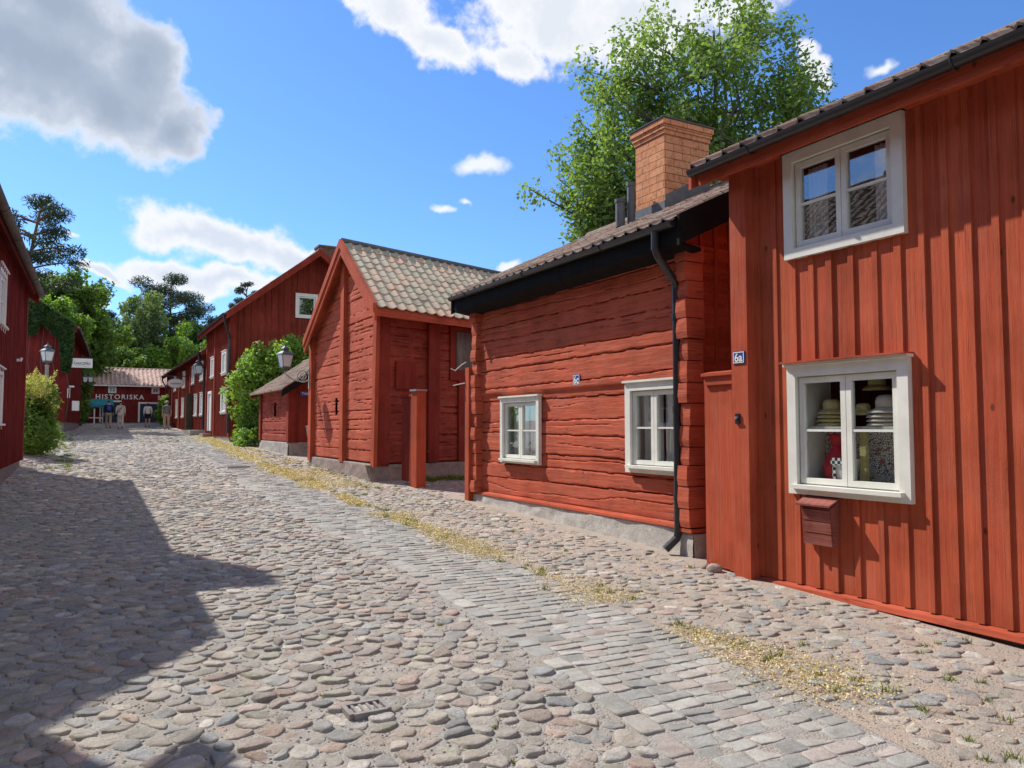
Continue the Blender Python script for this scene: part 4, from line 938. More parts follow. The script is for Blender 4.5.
mb = MB(); mb.hexa([(5.98, 23.62, 1.28), (6.24, 23.62, 1.28), (6.24, 23.775, 1.28), (5.98, 23.775, 1.28), (5.93, 23.60, 1.62), (6.26, 23.60, 1.62), (6.26, 23.775, 1.62), (5.93, 23.775, 1.62)]); mb.build('body', M['white_far'], t)
mb = MB(); mb.box(5.92, 6.27, 23.585, 23.775, 1.62, 1.645); mb.build('lid', M['white_far'], t)

# ------------------------------------------------------------------ D: tall house, F: long low house
D = thing('tall_gabled_house', 'tall dark red house with a white attic window in its gable, behind the climber', 'house', (5.2, 36, 1))
dfront = [(1.55, 2.55, 3.90, 4.82), (40.3-35.35, 40.3-34.25, 3.86, 4.82), (.80, 1.85, 1.42, 3.28), (40.3-35.4, 40.3-34.15, 2.2, 3.2)]
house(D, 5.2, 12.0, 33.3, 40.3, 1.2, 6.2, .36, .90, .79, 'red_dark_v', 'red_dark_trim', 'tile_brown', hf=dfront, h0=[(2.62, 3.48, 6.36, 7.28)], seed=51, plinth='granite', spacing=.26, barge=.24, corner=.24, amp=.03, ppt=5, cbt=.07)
for q in (2.9,): beam(D, 'wall_post', M['red_dark_trim'], (5.2, 40.3-q-.15, 0), (5.2, 40.3-q+.15, 0), 1.2, 6.2, -EX, 0, .09)
mb = MB(); mb.box(4.86, 4.89, 32.4, 40.6, 5.96, 6.18); mb.build('fascia', M['red_dark_trim'], D)
gutter(D, (4.78, 32.4, 6.18), (4.78, 40.6, 6.20), .07)
downpipe(D, [(4.78, 32.6, 6.12), (4.80, 32.6, 5.9), (5.06, 33.1, 5.4), (5.10, 33.2, 5.2), (5.10, 33.2, 1.35)], .05)
window(D, (5.18, 38.8, 3.86), -EY, -EX, 1.1, 1.0, casing=.11, leaves=2, rows=2, mat='white_far', curtain=((0, .3), (.7, 1)))
window(D, (5.18, 35.4, 3.82), -EY, -EX, 1.2, 1.04, casing=.12, leaves=2, rows=2, mat='white_far', curtain=((0, .3), (.7, 1)))
window(D, (5.18, 35.45, 2.15), -EY, -EX, 1.35, 1.1, casing=.12, leaves=2, rows=2, mat='white_far', curtain=((0, .4), (.6, 1)))
window(D, (7.78, 33.30-.02, 6.30), EX, -EY, .95, 1.04, casing=.10, leaves=1, rows=1, mat='white_far', sill=False)
mb = MB(); mb.box(5.13, 5.18, 38.4, 38.52, 1.42, 3.3); mb.box(5.13, 5.18, 39.43, 39.55, 1.42, 3.3); mb.box(5.13, 5.18, 38.52, 39.43, 3.18, 3.3); dd = mb.build('door_frame', M['white_far'], D)
mb = MB(); mb.box(5.19, 5.23, 38.52, 39.43, 1.42, 3.18); mb.build('door', M['white_far'], D)
mb = MB(); mb.box(4.80, 5.17, 38.35, 39.6, 1.0, 1.30); mb.build('doorstep', M['granite'], D)
mb = MB(); mb.box(9.4, 10.2, 35.6, 36.4, 8.2, 10.05); mb.box(9.36, 10.24, 35.56, 36.44, 10.05, 10.15); mb.build('chimney', M['brick_dark'], D)

Fh = thing('long_house', 'long low red house with a row of white windows, beyond the tall gabled house', 'house', (5.2, 51, 1.3))
wf = [41.8, 44.2, 50.5, 54.0]
ffront = [(62-y-1.0, 62-y-.0, 2.2, 3.3) for y in wf]+[(62-y-1.0, 62-y, 4.0, 4.9) for y in (42.0, 45.6, 50.2, 55.4)]
house(Fh, 5.25, 11.0, 40.55, 62, 1.45, 5.32, .34, .05, .60, 'red_dark_v', 'red_dark_trim', 'tile_brown', hf=ffront, seed=71, plinth='granite_pale', spacing=.3, barge=.2, corner=.24, amp=.03, ppt=4, tw=.25, cbt=.06)
for y in wf: window(Fh, (5.23, y+1.06, 2.14), -EY, -EX, 1.12, 1.22, casing=.11, leaves=2, rows=3, mat='white_far', curtain=((0, .4), (.6, 1)))
for y in (42.0, 45.6, 50.2, 55.4): window(Fh, (5.23, y+1.06, 3.94), -EY, -EX, 1.12, 1.02, casing=.10, leaves=2, rows=2, mat='white_far')
for y in (46.8, 52.6, 57.0): beam(Fh, 'wall_post', M['red_dark_trim'], (5.25, y, 0), (5.25, y+.35, 0), 1.4, 5.1, -EX, 0, .12)
gutter(Fh, (4.84, 40.6, 5.32), (4.84, 62.1, 5.32), .07); downpipe(Fh, [(4.84, 61.6, 5.26), (4.9, 61.6, 4.9), (5.13, 61.6, 4.5), (5.13, 61.6, 1.7)], .05); downpipe(Fh, [(4.84, 41.0, 5.26), (4.9, 41.0, 4.9), (5.13, 41.0, 4.5), (5.13, 41.0, 1.5)], .05)
mb = MB()
for s, w, h in ((0, .9, .28),): mb.box(4.55, 5.24, 41.2, 45.0, .9, 1.44)
mb.build('stone_step', M['granite_pale'], Fh)
t = thing('door_leaf', 'tall narrow olive brown board door leaf standing open against the long house', 'door', (5.0, 46, 1.4))
mb = MB(); mb.obox((4.86, 46.0, 1.38), (.34, .12, 0), (-.02, .07, 0), (0, 0, 2.1)); mb.build('leaf', M['olive'], t)
mb = MB(); mb.obox((4.87, 45.96, 1.72), (.32, .115, 0), (.01, -.03, 0), (0, 0, .14)); mb.build('ledge', M['olive'], t); mb = MB(); mb.obox((4.87, 45.96, 3.1), (.32, .115, 0), (.01, -.03, 0), (0, 0, .14)); mb.build('ledge', M['olive'], t)

# oval sign on an iron arm, white boxy lantern beneath the eaves of the long house
t = thing('oval_sign', 'pale oval hanging sign on an iron arm outside the long house', 'sign', (5.2, 48.6, 4.1))
def oval(cx, cy, cz, rx, rz, th, mat, name, par):
    mb = MB(); N = 28; vs = [(cx+rx*math.cos(2*math.pi*k/N), cy+s*th/2, cz+rz*math.sin(2*math.pi*k/N)) for s in (-1, 1) for k in range(N)]
    mb.add(vs, [tuple(range(N)), tuple(range(2*N-1, N-1, -1))]+[(k, k+N, (k+1) % N+N, (k+1) % N) for k in range(N)]); return mb.build(name, M[mat], par)
oval(4.55, 48.6, 4.14, .46, .28, .05, 'ironpale', 'rim', t); oval(4.55, 48.59, 4.14, .42, .245, .05, 'white_far', 'panel', t)
lettering('Handelsbod', (4.55, 48.56, 4.13), EX, -EY, width=.55, height=.10, mat=M['lampiron'], parent=t, depth=.004)
mb = MB(); mb.tube([(4.0, 48.6, 4.55), (5.24, 48.6, 4.55)], .025, 6); mb.tube([(4.3, 48.6, 4.55), (4.3, 48.6, 4.37)], .012, 5); mb.tube([(4.8, 48.6, 4.55), (4.8, 48.6, 4.37)], .012, 5); mb.build('bracket', M['black'], t)

def lantern(c, s, root, glow='lampglass', rot=.4):
    """A four-sided street lantern, c = underside of its glass body."""
    c = np.asarray(c, float); cr, sr = math.cos(rot), math.sin(rot)
    sq = lambda r, z: [c+V3((cr*x-sr*y)*r, (sr*x+cr*y)*r, z)*s for x, y in ((-1, -1), (1, -1), (1, 1), (-1, 1))]
    mb = MB(); mb.hexa(sq(.125, .02)+sq(.185, .40)); mb.build('glass', M[glow], root)
    mb = MB(); A, Bq = sq(.128, .0), sq(.192, .41)
    for k in range(4): mb.tube([A[k], Bq[k]], .013*s, 5)
    for q in (A, Bq):
        for k in range(4): mb.tube([q[k], q[(k+1) % 4]], .014*s, 5)
    mb.hexa(sq(.13, -.03)+sq(.135, .02)); mb.build('frame', M['lampiron'], root)
    mb = MB(); mb.hexa(sq(.225, .41)+sq(.20, .455)); mb.hexa(sq(.20, .4555)+sq(.105, .53)); mb.hexa(sq(.085, .5305)+sq(.085, .60)); mb.hexa(sq(.115, .6005)+sq(.10, .63)); mb.hexa(sq(.10, .6305)+sq(.025, .70)); mb.lathe([(.02*s, .70*s), (.03*s, .73*s), (.012*s, .79*s)], c, 8); mb.build('lamp_roof', M['lampiron'], root)
    mb = MB(); mb.lathe([(.02*s, -.16*s), (.035*s, -.10*s), (.06*s, -.03*s)], c, 10)
    for k in range(4): mb.tube([A[k], (A[k]+c)/2-ZU*.07*s, c-ZU*.13*s], .010*s, 5)
    mb.build('lamp_cradle', M['lampiron'], root)
t = thing('street_lantern', 'four-sided lantern on a scrolled iron arm fixed to the gabled storehouse', 'street lantern', (5.2, 20.5, 3), 'street lanterns')
lantern((4.56, 20.55, 3.17), .80, t, rot=.25)
mb = MB(); mb.tube([(5.24, 20.5, 2.85), (5.0, 20.52, 2.80), (4.75, 20.54, 2.86), (4.58, 20.55, 2.98), (4.56, 20.55, 3.06)], .022, 7)
for k0, r0, cx, cz in ((0, .15, 5.03, 2.94), (1.5, .08, 5.03, 2.94)):
    mb.tube([(cx+r0*math.cos(a), 20.52, cz+r0*math.sin(a)) for a in np.linspace(k0, k0+5.3, 18)], .016, 6)
mb.tube([(5.24, 20.5, 3.18), (5.1, 20.5, 3.05), (5.0, 20.5, 2.85)], .016, 6); mb.box(5.17, 5.21, 20.47, 20.53, 2.62, 3.2); mb.build('bracket', M['ironpale'], t)
t = thing('street_lantern', 'white boxy lantern hanging under the eaves where the long house meets the tall house', 'street lantern', (5.2, 42.4, 4), 'street lanterns')
lantern((4.88, 41.2, 4.25), 1.0, t, 'lampglass', .1); mb = MB(); mb.tube([(5.2, 41.2, 5.03), (4.88, 41.2, 5.03)], .03, 6); mb.build('bracket', M['black'], t)
t = thing('street_lantern', 'four-sided lantern on a grey post above the feathery bush', 'street lantern', (-1.17, 30, 1.1), 'street lanterns')
lantern((-1.17, 30, 3.80), .80, t, rot=.5)
mb = MB(); mb.lathe([(.10, 0), (.10, .5), (.075, .58), (.065, 1.6), (.055, 2.54), (.075, 2.56), (.05, 2.60)], (-1.17, 30, 1.08), 12); mb.build('post', M['post'], t, True)

# ------------------------------------------------------------------ left side: E, N (its shadow reaches the road), H
E_ = thing('dark_boarded_house', 'dark red boarded house in shade with two white-framed windows beside the feathery bush', 'house', (-1.25, 15, .6))
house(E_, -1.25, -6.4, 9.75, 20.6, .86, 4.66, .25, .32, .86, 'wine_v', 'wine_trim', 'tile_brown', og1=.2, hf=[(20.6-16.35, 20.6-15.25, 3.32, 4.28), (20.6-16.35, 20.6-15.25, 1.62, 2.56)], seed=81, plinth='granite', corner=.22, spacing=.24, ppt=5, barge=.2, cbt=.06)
gutter(E_, (-.95, 9.43, 4.66), (-.95, 20.8, 4.66), .07, mat='oldwood')
window(E_, (-1.27, 15.2, 3.26), EY, EX, 1.2, 1.08, casing=.11, leaves=2, rows=2, mat='white_far')
window(E_, (-1.27, 15.2, 1.56), EY, EX, 1.2, 1.06, casing=.11, leaves=2, rows=2, mat='white_far')
mb = MB(); mb.box(-2.62, -1.95, 14.30, 14.86, 5.0, 8.7); mb.build('chimney', M['brick'], E_)
mb = MB(); mb.tube([(-1.20, 18.4, 2.95), (-1.13, 18.4, 2.95), (-1.12, 18.4, 3.0)], .03, 8); mb.build('insulator', M['white_far'], E_); E_.rotation_euler.z = R(-.75); E_.location.x -= .09
Nn = thing('neighbour_house', 'dark red house standing next to the shaded boarded house, throwing shade on the street', 'house', (-2.6, 1, .2))
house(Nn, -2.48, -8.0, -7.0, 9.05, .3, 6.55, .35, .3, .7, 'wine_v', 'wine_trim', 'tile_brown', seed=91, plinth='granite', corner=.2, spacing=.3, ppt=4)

Hh = thing('ivy_clad_house', 'red house with dark ivy over its gable and a projecting white sign', 'house', (-.88, 42, 1.2))
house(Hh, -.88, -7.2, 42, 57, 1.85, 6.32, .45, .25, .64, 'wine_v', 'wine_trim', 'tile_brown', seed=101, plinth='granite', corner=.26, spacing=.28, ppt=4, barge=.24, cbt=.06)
gutter(Hh, (-.36, 41.8, 6.30), (-.36, 57.2, 6.30), .07)
Hh.rotation_euler.z = R(-2.0)
plate('hanging_sign', 'white rectangular sign with dark lettering sticking out from the ivy-clad house', 'sign', (-.20, 41.60, 4.62), EX, -EY, .86, .44, 'CANCZPÅG', .68, mat='white_far', tmat='bluedoor', tht=.15)
o = bpy.data.objects['hanging_sign']
mb = MB(); mb.tube([(-.80, 41.62, 4.86), (.22, 41.62, 4.86)], .02, 6); mb.build('bracket', M['black'], o)
mb = MB(); mb.box(-.50, .10, 41.588, 41.596, 4.48, 4.495); mb.box(-.2, .12, 41.588, 41.596, 4.44, 4.45); mb.build('small_print', M['grey'], o)
t = thing('street_lantern', 'double-globe wall lantern below the white hanging sign', 'street lantern', (-.4, 46, 3.9), 'street lanterns')
lantern((-.06, 46, 3.95), .62, t, rot=.1); lantern((.18, 46, 3.95), .62, t, rot=.1); mb = MB(); mb.tube([(-.75, 46, 3.8), (.3, 46, 3.76)], .025, 6); mb.build('bracket', M['black'], t)
for i, (x, z, w, h, lb) in enumerate(((-.72, 2.95, .16, .5, 'narrow pale notice on the corner of the ivy-clad house'), (-.42, 2.35, .34, .50, 'pale notice board standing low by the ivy-clad house corner'), (-.62, 3.45, .28, .12, 'small white plate on the corner of the ivy-clad house'))):
    t = thing('notice', lb, 'notice', (x, 41.85, z), 'notices on the ivy-clad house')
    mb = MB(); mb.box(x-w/2, x+w/2, 41.80, 41.83, z, z+h); mb.build('board', M['wine_trim'], t); mb = MB(); mb.box(x-w/2+.02, x+w/2-.02, 41.79, 41.799, z+.02, z+h-.02); mb.build('sheet', M['white_far'], t)

# ------------------------------------------------------------------ the building at the end of the street
Hm = thing('museum_building', 'red building across the end of the street lettered HISTORISKA, with pale tiled roof', 'building', (2.5, 64, 1.9))
x0, x1, yf, yb, zb, ze = -4.5, 11.0, 64.0, 70.5, 1.95, 4.66
wins = [(1.42, 4.11), (4.32, 4.11)]
hol = [(x-x0+.05, x-x0+.49, z+.05, z+.43) for x, z in wins]+[(3.47-x0, 5.03-x0, 1.95, 3.42), (.9-x0, 2.3-x0, 1.95, 3.52)]
board_wall('front_wall', M['wine_v'], Hm, (x0, yf, 0), (x1, yf, 0), zb, ze+.12, -EY, hol, spacing=.3, seed=111)
for xx, n in ((x0, -EX), (x1, EX)):
    board_wall('gable_wall', M['wine_v'], Hm, (xx, yf, 0), (xx, (yf+yb)/2, 0), zb, lambda s: ze+.12+.40*s, n, spacing=.4, bw=0, seed=113); board_wall('gable_wall', M['wine_v'], Hm, (xx, yb, 0), (xx, (yf+yb)/2, 0), zb, lambda s: ze+.12+.40*s, n, spacing=.4, bw=0, seed=114)
board_wall('back_wall', M['wine_v'], Hm, (x0, yb, 0), (x1, yb, 0), zb, ze+.1, EY, spacing=.6, bw=0, seed=115)
roof_side(Hm, 'roof', 'tile_pale', (x0-.3, yf-.35, ze+.06), EX, x1-x0+.6, EY, (yb-yf)/2+.35, .40, 'wine_trim', 117, tw=.30, th=.36, amp=.06, ppt=6)
roof_side(Hm, 'roof', 'tile_pale', (x0-.3, yb+.35, ze+.06), EX, x1-x0+.6, -EY, (yb-yf)/2+.35, .40, 'wine_trim', 118, tw=.30, th=.36, amp=.05, ppt=4, ridge=False)
mb = MB(); mb.box(x0-.3, x1+.3, yf-.36, yf-.32, ze-.06, ze+.05); mb.build('fascia', M['white_far'], Hm)
mb = MB(); mb.box(x0, x1, yf+.02, yb-.02, 1.2, zb); mb.build('plinth', M['granite'], Hm)
for x, z in wins: window(Hm, (x, yf-.02, z), EX, -EY, .54, .48, casing=.08, leaves=2, rows=2, mat='white_far', head=False, sill=False, glass='glass_clear')
lettering('HISTORISKA', (2.22, yf-.06, 3.83), EX, -EY, width=3.2, height=.36, name='lettering', mat=M['white_far'], parent=Hm, depth=.02, spacing=1.25)
lettering('MUSEET', (5.75, yf-.06, 3.83), EX, -EY, width=1.95, height=.36, name='lettering', mat=M['white_far'], parent=Hm, depth=.02, spacing=1.25)
def bigdoor(a, b, z, n):
    mb = MB(); mb.box(a, a+.12, yf-.08, yf-.02, 1.95, z); mb.box(b-.12, b, yf-.08, yf-.02, 1.95, z); mb.box(a+.12, b-.12, yf-.08, yf-.02, z-.12, z); f = mb.build('door_frame', M['white_far'], Hm)
    w = (b-a-.24)/n
    for k in range(n):
        mb = MB(); mb.box(a+.12+k*w+.005, a+.12+(k+1)*w-.005, yf-.0, yf+.05, 1.97, z-.12); mb.build('door_leaf', M['bluedoor'], f)
bigdoor(3.44, 5.06, 3.46, 2); bigdoor(.88, 2.32, 3.56, 2)
# market stall with teal awning
t = thing('market_stall', 'market stall with teal awning and pale posts against the end building', 'stall', (.6, 62.8, 1.9))
mb = MB(); mb.hexa([(-.55, 61.9, 3.15), (1.75, 61.9, 3.15), (1.75, 63.7, 3.62), (-.55, 63.7, 3.62), (-.55, 61.9, 3.18), (1.75, 61.9, 3.18), (1.75, 63.7, 3.65), (-.55, 63.7, 3.65)]); mb.hexa([(-.55, 61.88, 3.0), (1.75, 61.88, 3.0), (1.75, 61.90, 3.0), (-.55, 61.90, 3.0), (-.55, 61.88, 3.18), (1.75, 61.88, 3.18), (1.75, 61.90, 3.18), (-.55, 61.90, 3.18)]); mb.build('awning', M['teal'], t)
for x, y, z in ((.55, 61.95, 2.9), (-.50, 61.95, 2.9), (1.1, 63.6, 3.4), (-.50, 63.6, 3.4)):
    mb = MB(); mb.box(x-.04, x+.04, y-.04, y+.04, G(x, y)-.02, z); mb.build('leg', M['white_far'], t)
mb = MB(); mb.box(-.50, 1.1, 62.0, 62.9, 2.28, 2.34); mb.build('counter', M['wine_trim'], t)
mb = MB(); mb.box(-.50, 1.1, 61.93, 61.97, 2.22, 2.28); mb.build('rail', M['white_far'], t)

# ================================================================== VEGETATION
def branchy(mb, base, top, targets, r0, seed, bend_=.12, sides=6):
    r = random.Random(seed); base = np.asarray(base, float); top = np.asarray(top, float); n = 9
    axis = [base+(top-base)*t+V3(r.uniform(-1, 1), r.uniform(-1, 1), 0)*bend_*min(t*3, 1)*(t < 1) for t in np.linspace(0, 1, n)]
    mb.tube(axis, [r0*(1-.85*t)*(1.25 if t == 0 else 1) for t in np.linspace(0, 1, n)], 9)
    A = np.array(axis); mains = []
    tg = sorted([np.asarray(t, float) for t in targets], key=lambda t: r.random())
    k = max(6, len(tg)//7)
    for i, t in enumerate(tg):
        if i < k:
            hgt = np.clip((t[2]-base[2])*.62/(top[2]-base[2]), .18, .92); j = hgt*(n-1); a = A[int(j)]+(A[min(int(j)+1, n-1)]-A[int(j)])*(j % 1); rr = r0*(1-.8*hgt)*.55
        else:
            m = min(mains, key=lambda m: np.linalg.norm(m[len(m)//2]-t)); a = m[len(m)//2]; rr = r0*.16
        d = t-a; L = np.linalg.norm(d); pts = [a]
        for q in (.33, .66, 1.): pts.append(a+d*q+V3(r.uniform(-1, 1), r.uniform(-1, 1), r.uniform(-.2, 1)*(q < 1))*L*.09)
        if i < k: mains.append(pts)
        mb.tube(pts, [rr, rr*.7, rr*.45, rr*.18], 5 if i < k else 4, cap=False)
def tree(name, label, cat, base, trunk_h, blobs, nleaf, lsize, leafm, barkm='bark', r0=.22, seed=1, group=None, clump=.55, ntarget=90, asp=.6, flat=1., lean=(0, 0), up=.6, fill=.25, partname='crown'):
    r = np.random.default_rng(seed); base = V3(*base); t = thing(name, label, cat, tuple(base), group)
    W = np.array([b[3]*b[4]*b[5] for b in blobs]); W = W/W.sum(); T = []
    for _ in range(ntarget):
        b = blobs[r.choice(len(blobs), p=W)]; d = r.normal(size=3); d /= np.linalg.norm(d); q = (r.random()**(1/2.2)) if r.random() > fill else r.random()
        T.append(base+V3(b[0]+d[0]*b[3]*q, b[1]+d[1]*b[4]*q, b[2]+d[2]*b[5]*q))
    T = np.array(T); mb = MB(); branchy(mb, base-ZU*.15, base+V3(lean[0], lean[1], trunk_h), T, r0, seed); mb.build('trunk', M[barkm], t, True)
    mb = MB(); sz = clump*r.uniform(.6, 1.35, len(T)); pw = sz**2/np.sum(sz**2); ci = r.choice(len(T), nleaf, p=pw)
    d = r.normal(size=(nleaf, 3)); d /= np.linalg.norm(d, axis=1, keepdims=True); q = r.random(nleaf)**.5
    P = T[ci]+d*(q*sz[ci])[:, None]*[1, 1, flat]
    cl = np.clip(.5+.30*(r.random(len(T))-.5)[ci]*2+r.normal(0, .15, nleaf), 0, 1)
    leaf_quads(mb, P, lsize, d*.6+V3(0, 0, up), .7, cl, asp, r); mb.build(partname, M[leafm], t)
    return t
# the big tree behind the log cottage
bx, by = 15.2, 16.2; bz = G(bx, by)
tree('broadleaf_tree', 'tall airy green tree rising behind the brick chimney', 'tree', (bx, by, bz), 12.5,
     [(0, 0, 9.6, 2.7, 2.7, 2.7), (-1.5, .8, 10.1, 1.7, 1.7, 1.7), (-2.4, 1.4, 8.2, 1.7, 1.7, 1.7), (-2.5, 1.4, 6.3, 1.7, 1.7, 1.7), (-1.7, 1.0, 4.8, 1.6, 1.6, 1.3), (-2.9, 1.7, 7.2, 1.6, 1.6, 1.9), (-3.0, 1.7, 5.6, 1.2, 1.2, 1.4), (-1.2, .7, 7.0, 1.8, 1.8, 2.0), (-2.7, 1.5, 9.3, 1.5, 1.5, 1.5), (-1.9, 1.1, 11.0, 1.4, 1.4, 1.4), (2.6, -1.45, 9.6, 1.2, 1.2, 1.4), (2.2, -1.2, 8.2, 1.3, 1.3, 1.4), (-2.3, 1.3, 7.4, 1.6, 1.6, 1.8), (2.1, -1.2, 10.4, 1.5, 1.5, 1.9), (1.1, -.6, 12.4, 1.5, 1.5, 1.5), (-.2, .1, 12.2, 1.6, 1.6, 1.6), (1.5, -.9, 7.6, 1.7, 1.7, 1.8)],
     46000, .075, 'leaf_big', r0=.22, seed=3, clump=.55, ntarget=420, lean=(.3, -.2), fill=.5)
# pine far up on the left
def pine(label, x, y, h, crown0, w, seed, n=5200, group='trees behind the street', s=.17, lay=9, name='pine_tree', lean=0.):
    r = np.random.default_rng(seed); z = G(x, y); t = thing(name, label, 'tree', (x, y, z), group); mb = MB()
    axis = [V3(x+lean*q*q, y, z-.2+h*q) for q in np.linspace(0, .97, 10)]; mb.tube(axis, [.30*(1-.8*q) for q in np.linspace(0, 1, 10)], 8); C = []
    for k in range(lay):
        f = k/(lay-1); zz = z+h*(crown0+(1-crown0)*f); wr = w*(.55+.75*math.sin(math.pi*min(1, .22+.78*(1-f)*.95)))*(.75 if f > .9 else 1)
        for a in range(5 if f < .9 else 2):
            q = r.random()*6.28; rad = wr*r.uniform(.45, 1.0)*(1 if f < .9 else .35); p = V3(x+lean*((zz-z)/h)**2+rad*math.cos(q), y+rad*math.sin(q), zz+r.normal(0, .25)); C.append(p)
            a0 = V3(x+lean*((zz-z)/h)**2, y, min(zz-.3*rad, z+h*.95)); mb.tube([a0, (a0+p)/2+ZU*.1, p], [.07, .05, .02], 5, cap=False)
    mb.build('trunk', M['pinebark'], t, True); C = np.array(C); ci = r.integers(0, len(C), n); d = r.normal(size=(n, 3)); d /= np.linalg.norm(d, axis=1, keepdims=True)
    P = C[ci]+d*(r.random(n)**.5)[:, None]*np.array([w*.46, w*.46, w*.24]); mb = MB(); cl = np.clip(.45+.3*(r.random(len(C))-.5)[ci]*2+r.normal(0, .15, n), 0, 1)
    leaf_quads(mb, P, s, d*.4+V3(0, 0, .5), .8, cl, .22, r); mb.build('crown', M['needle'], t)
pine('tall dark pine standing above the roof of the shaded boarded house', -3.9, 55, 13.7, .42, 2.0, 5, 15000, lay=10, lean=1.2, s=.15)
pine('broad dark pine in the middle of the wood beyond the end building', 7.9, 92, 15.4, .52, 2.9, 6, 17000, s=.2, lay=9)
pine('lone pine top showing above the roof of the tall gabled house', 15.9, 92, 15.6, .62, 1.3, 7, 6000, s=.18, lay=7)
pine('thin grey-green conifer between the lime-green tree and the pale birch', .8, 92, 13.6, .3, 1.7, 8, 8000, s=.2, lay=9, name='conifer_tree')
pine('dark conifer at the edge of the wood behind the broad pine', 11.2, 96, 12.6, .25, 2.4, 9, 12000, s=.22, lay=9, name='conifer_tree')
TG = 'trees behind the street'
z7 = 2.2
tree('broadleaf_tree', 'sunlit green tree filling the gap behind the ivy-clad house', 'tree', (-1.0, 66, z7), 9.6, [(0, 0, 7.6, 3.4, 3.0, 3.4), (-1.6, 0, 9.0, 2.2, 2.2, 2.2), (1.9, 0, 5.6, 2.2, 2.4, 2.6), (1.2, 0, 3.2, 1.8, 2.0, 2.0), (-2.6, 0, 6.0, 2.2, 2.4, 2.6)], 24000, .17, 'leaf_mid', r0=.24, seed=12, group=TG, clump=.8, ntarget=120)
tree('broadleaf_tree', 'dark green tree showing behind the sunlit one at the left of the wood', 'tree', (-2.2, 84, z7), 12.5, [(0, 0, 8.0, 3.6, 3.5, 4.4), (2.6, 0, 6.0, 2.4, 3.0, 3.6)], 16000, .22, 'leaf_dark', r0=.26, seed=13, group=TG, clump=1.0, ntarget=100)
tree('birch_tree', 'pale grey-green birch with drooping crown in the middle of the wood', 'tree', (4.3, 80, z7), 12.2, [(0, 0, 8.4, 2.3, 2.3, 4.2), (-.6, 0, 5.2, 2.9, 2.6, 3.2), (1.2, 0, 5.5, 2.2, 2.2, 3.0)], 18000, .17, 'leaf_pale', 'birchbark', r0=.18, seed=14, group=TG, clump=.8, ntarget=110, up=.1)
tree('broadleaf_tree', 'deep green round tree in front of the broad pine', 'tree', (9.4, 86, z7), 10.5, [(0, 0, 7.3, 2.6, 2.6, 3.2), (1.9, 0, 6.8, 2.3, 2.4, 2.9), (-1.3, 0, 6.0, 2.0, 2.2, 2.6)], 16000, .19, 'leaf_dark', r0=.24, seed=15, group=TG, clump=.85, ntarget=100)
tree('broadleaf_tree', 'light green rounded tree just above the end building roof', 'tree', (8.0, 77, z7), 8.0, [(0, 0, 5.6, 2.9, 2.6, 3.1), (-2.2, 0, 4.6, 2.2, 2.2, 2.4), (2.6, 0, 4.6, 2.3, 2.3, 2.4), (4.6, 0, 4.8, 2.0, 2.0, 2.0)], 22000, .16, 'leaf_lime', r0=.2, seed=16, group=TG, clump=.75, ntarget=130)
tree('broadleaf_tree', 'green tree low behind the pale roof, beside the lime-green one', 'tree', (2.9, 76, z7), 6.0, [(0, 0, 4.2, 2.6, 2.4, 2.4), (-2.2, 0, 4.0, 2.0, 2.2, 2.4)], 12000, .17, 'leaf_mid', r0=.18, seed=17, group=TG, clump=.7, ntarget=90)
tree('broadleaf_tree', 'green tree peeping over the eaves of the long house', 'tree', (14.5, 86, z7), 8.6, [(0, 0, 5.5, 3.0, 3.0, 3.2), (-2.4, 0, 5.0, 2.2, 2.2, 2.6)], 9000, .2, 'leaf_mid', r0=.2, seed=18, group=TG, clump=.9, ntarget=70)
# the far wood behind them, one mass
def far_wood():
    r = np.random.default_rng(77); mb = MB(); N = 42000; x = r.uniform(-26, 34, N); y = 106+r.normal(0, 3, N); top = 8.0+5.5*fbm(x*.23+3, x*0+2, 3)+np.where(x > 14, -2.0, 0)
    z = 2.2+np.sqrt(r.random(N))*top; leaf_quads(mb, np.c_[x, y-3*(1-z/12)*r.random(N), z], .42, V3(0, -.5, .5), .8, np.clip(fbm(x*.4, z*.4, 3)*1.3-.15+r.normal(0, .12, N), 0, 1), .6, r)
    tag(mb.build('far_wood', M['leaf_dark']), 'dark wood closing the view far behind the street', 'wood', kind='stuff')
far_wood()
# low trees and shrubs
tree('climber_bush', 'big light green leafy climber spilling over between the low shed and the tall house', 'bush', (6.3, 31.0, G(6.3, 31)), 2.6,
     [(.5, 0, 3.1, 1.6, 1.0, 1.2), (2.6, .4, 3.1, 1.1, .8, 1.0), (-.5, -.2, 2.9, .9, .8, .9), (-.8, -.2, 2.3, .8, .8, .7), (1.5, .2, 3.3, 1.4, .9, 1.0), (1.0, -.3, 3.5, 1.2, .8, .8), (-.9, -.3, 1.5, .7, .6, .9), (-.3, 0, 1.7, 1.1, .7, 1.3), (.6, .2, 1.5, 1.2, .7, 1.3)], 24000, .08, 'leaf_climb', r0=.07, seed=21, clump=.36, ntarget=300, partname='foliage')
tree('shrub', 'low bright green shrub at the foot of the leafy climber', 'shrub', (5.25, 29.6, G(5.25, 29.6)), .5, [(0, 0, .30, .55, .9, .34), (.2, .9, .5, .4, .6, .5)], 3000, .06, 'leaf_lime', r0=.02, seed=22, clump=.2, ntarget=60, partname='foliage')
tree('red_flowering_shrub', 'shrub with reddish leaves beside the low shed wall', 'shrub', (5.55, 30.2, G(5.55, 30.2)), .9, [(0, 0, .85, .5, .4, .5)], 1500, .06, 'leaf_mid', r0=.02, seed=23, clump=.2, ntarget=40, partname='foliage')
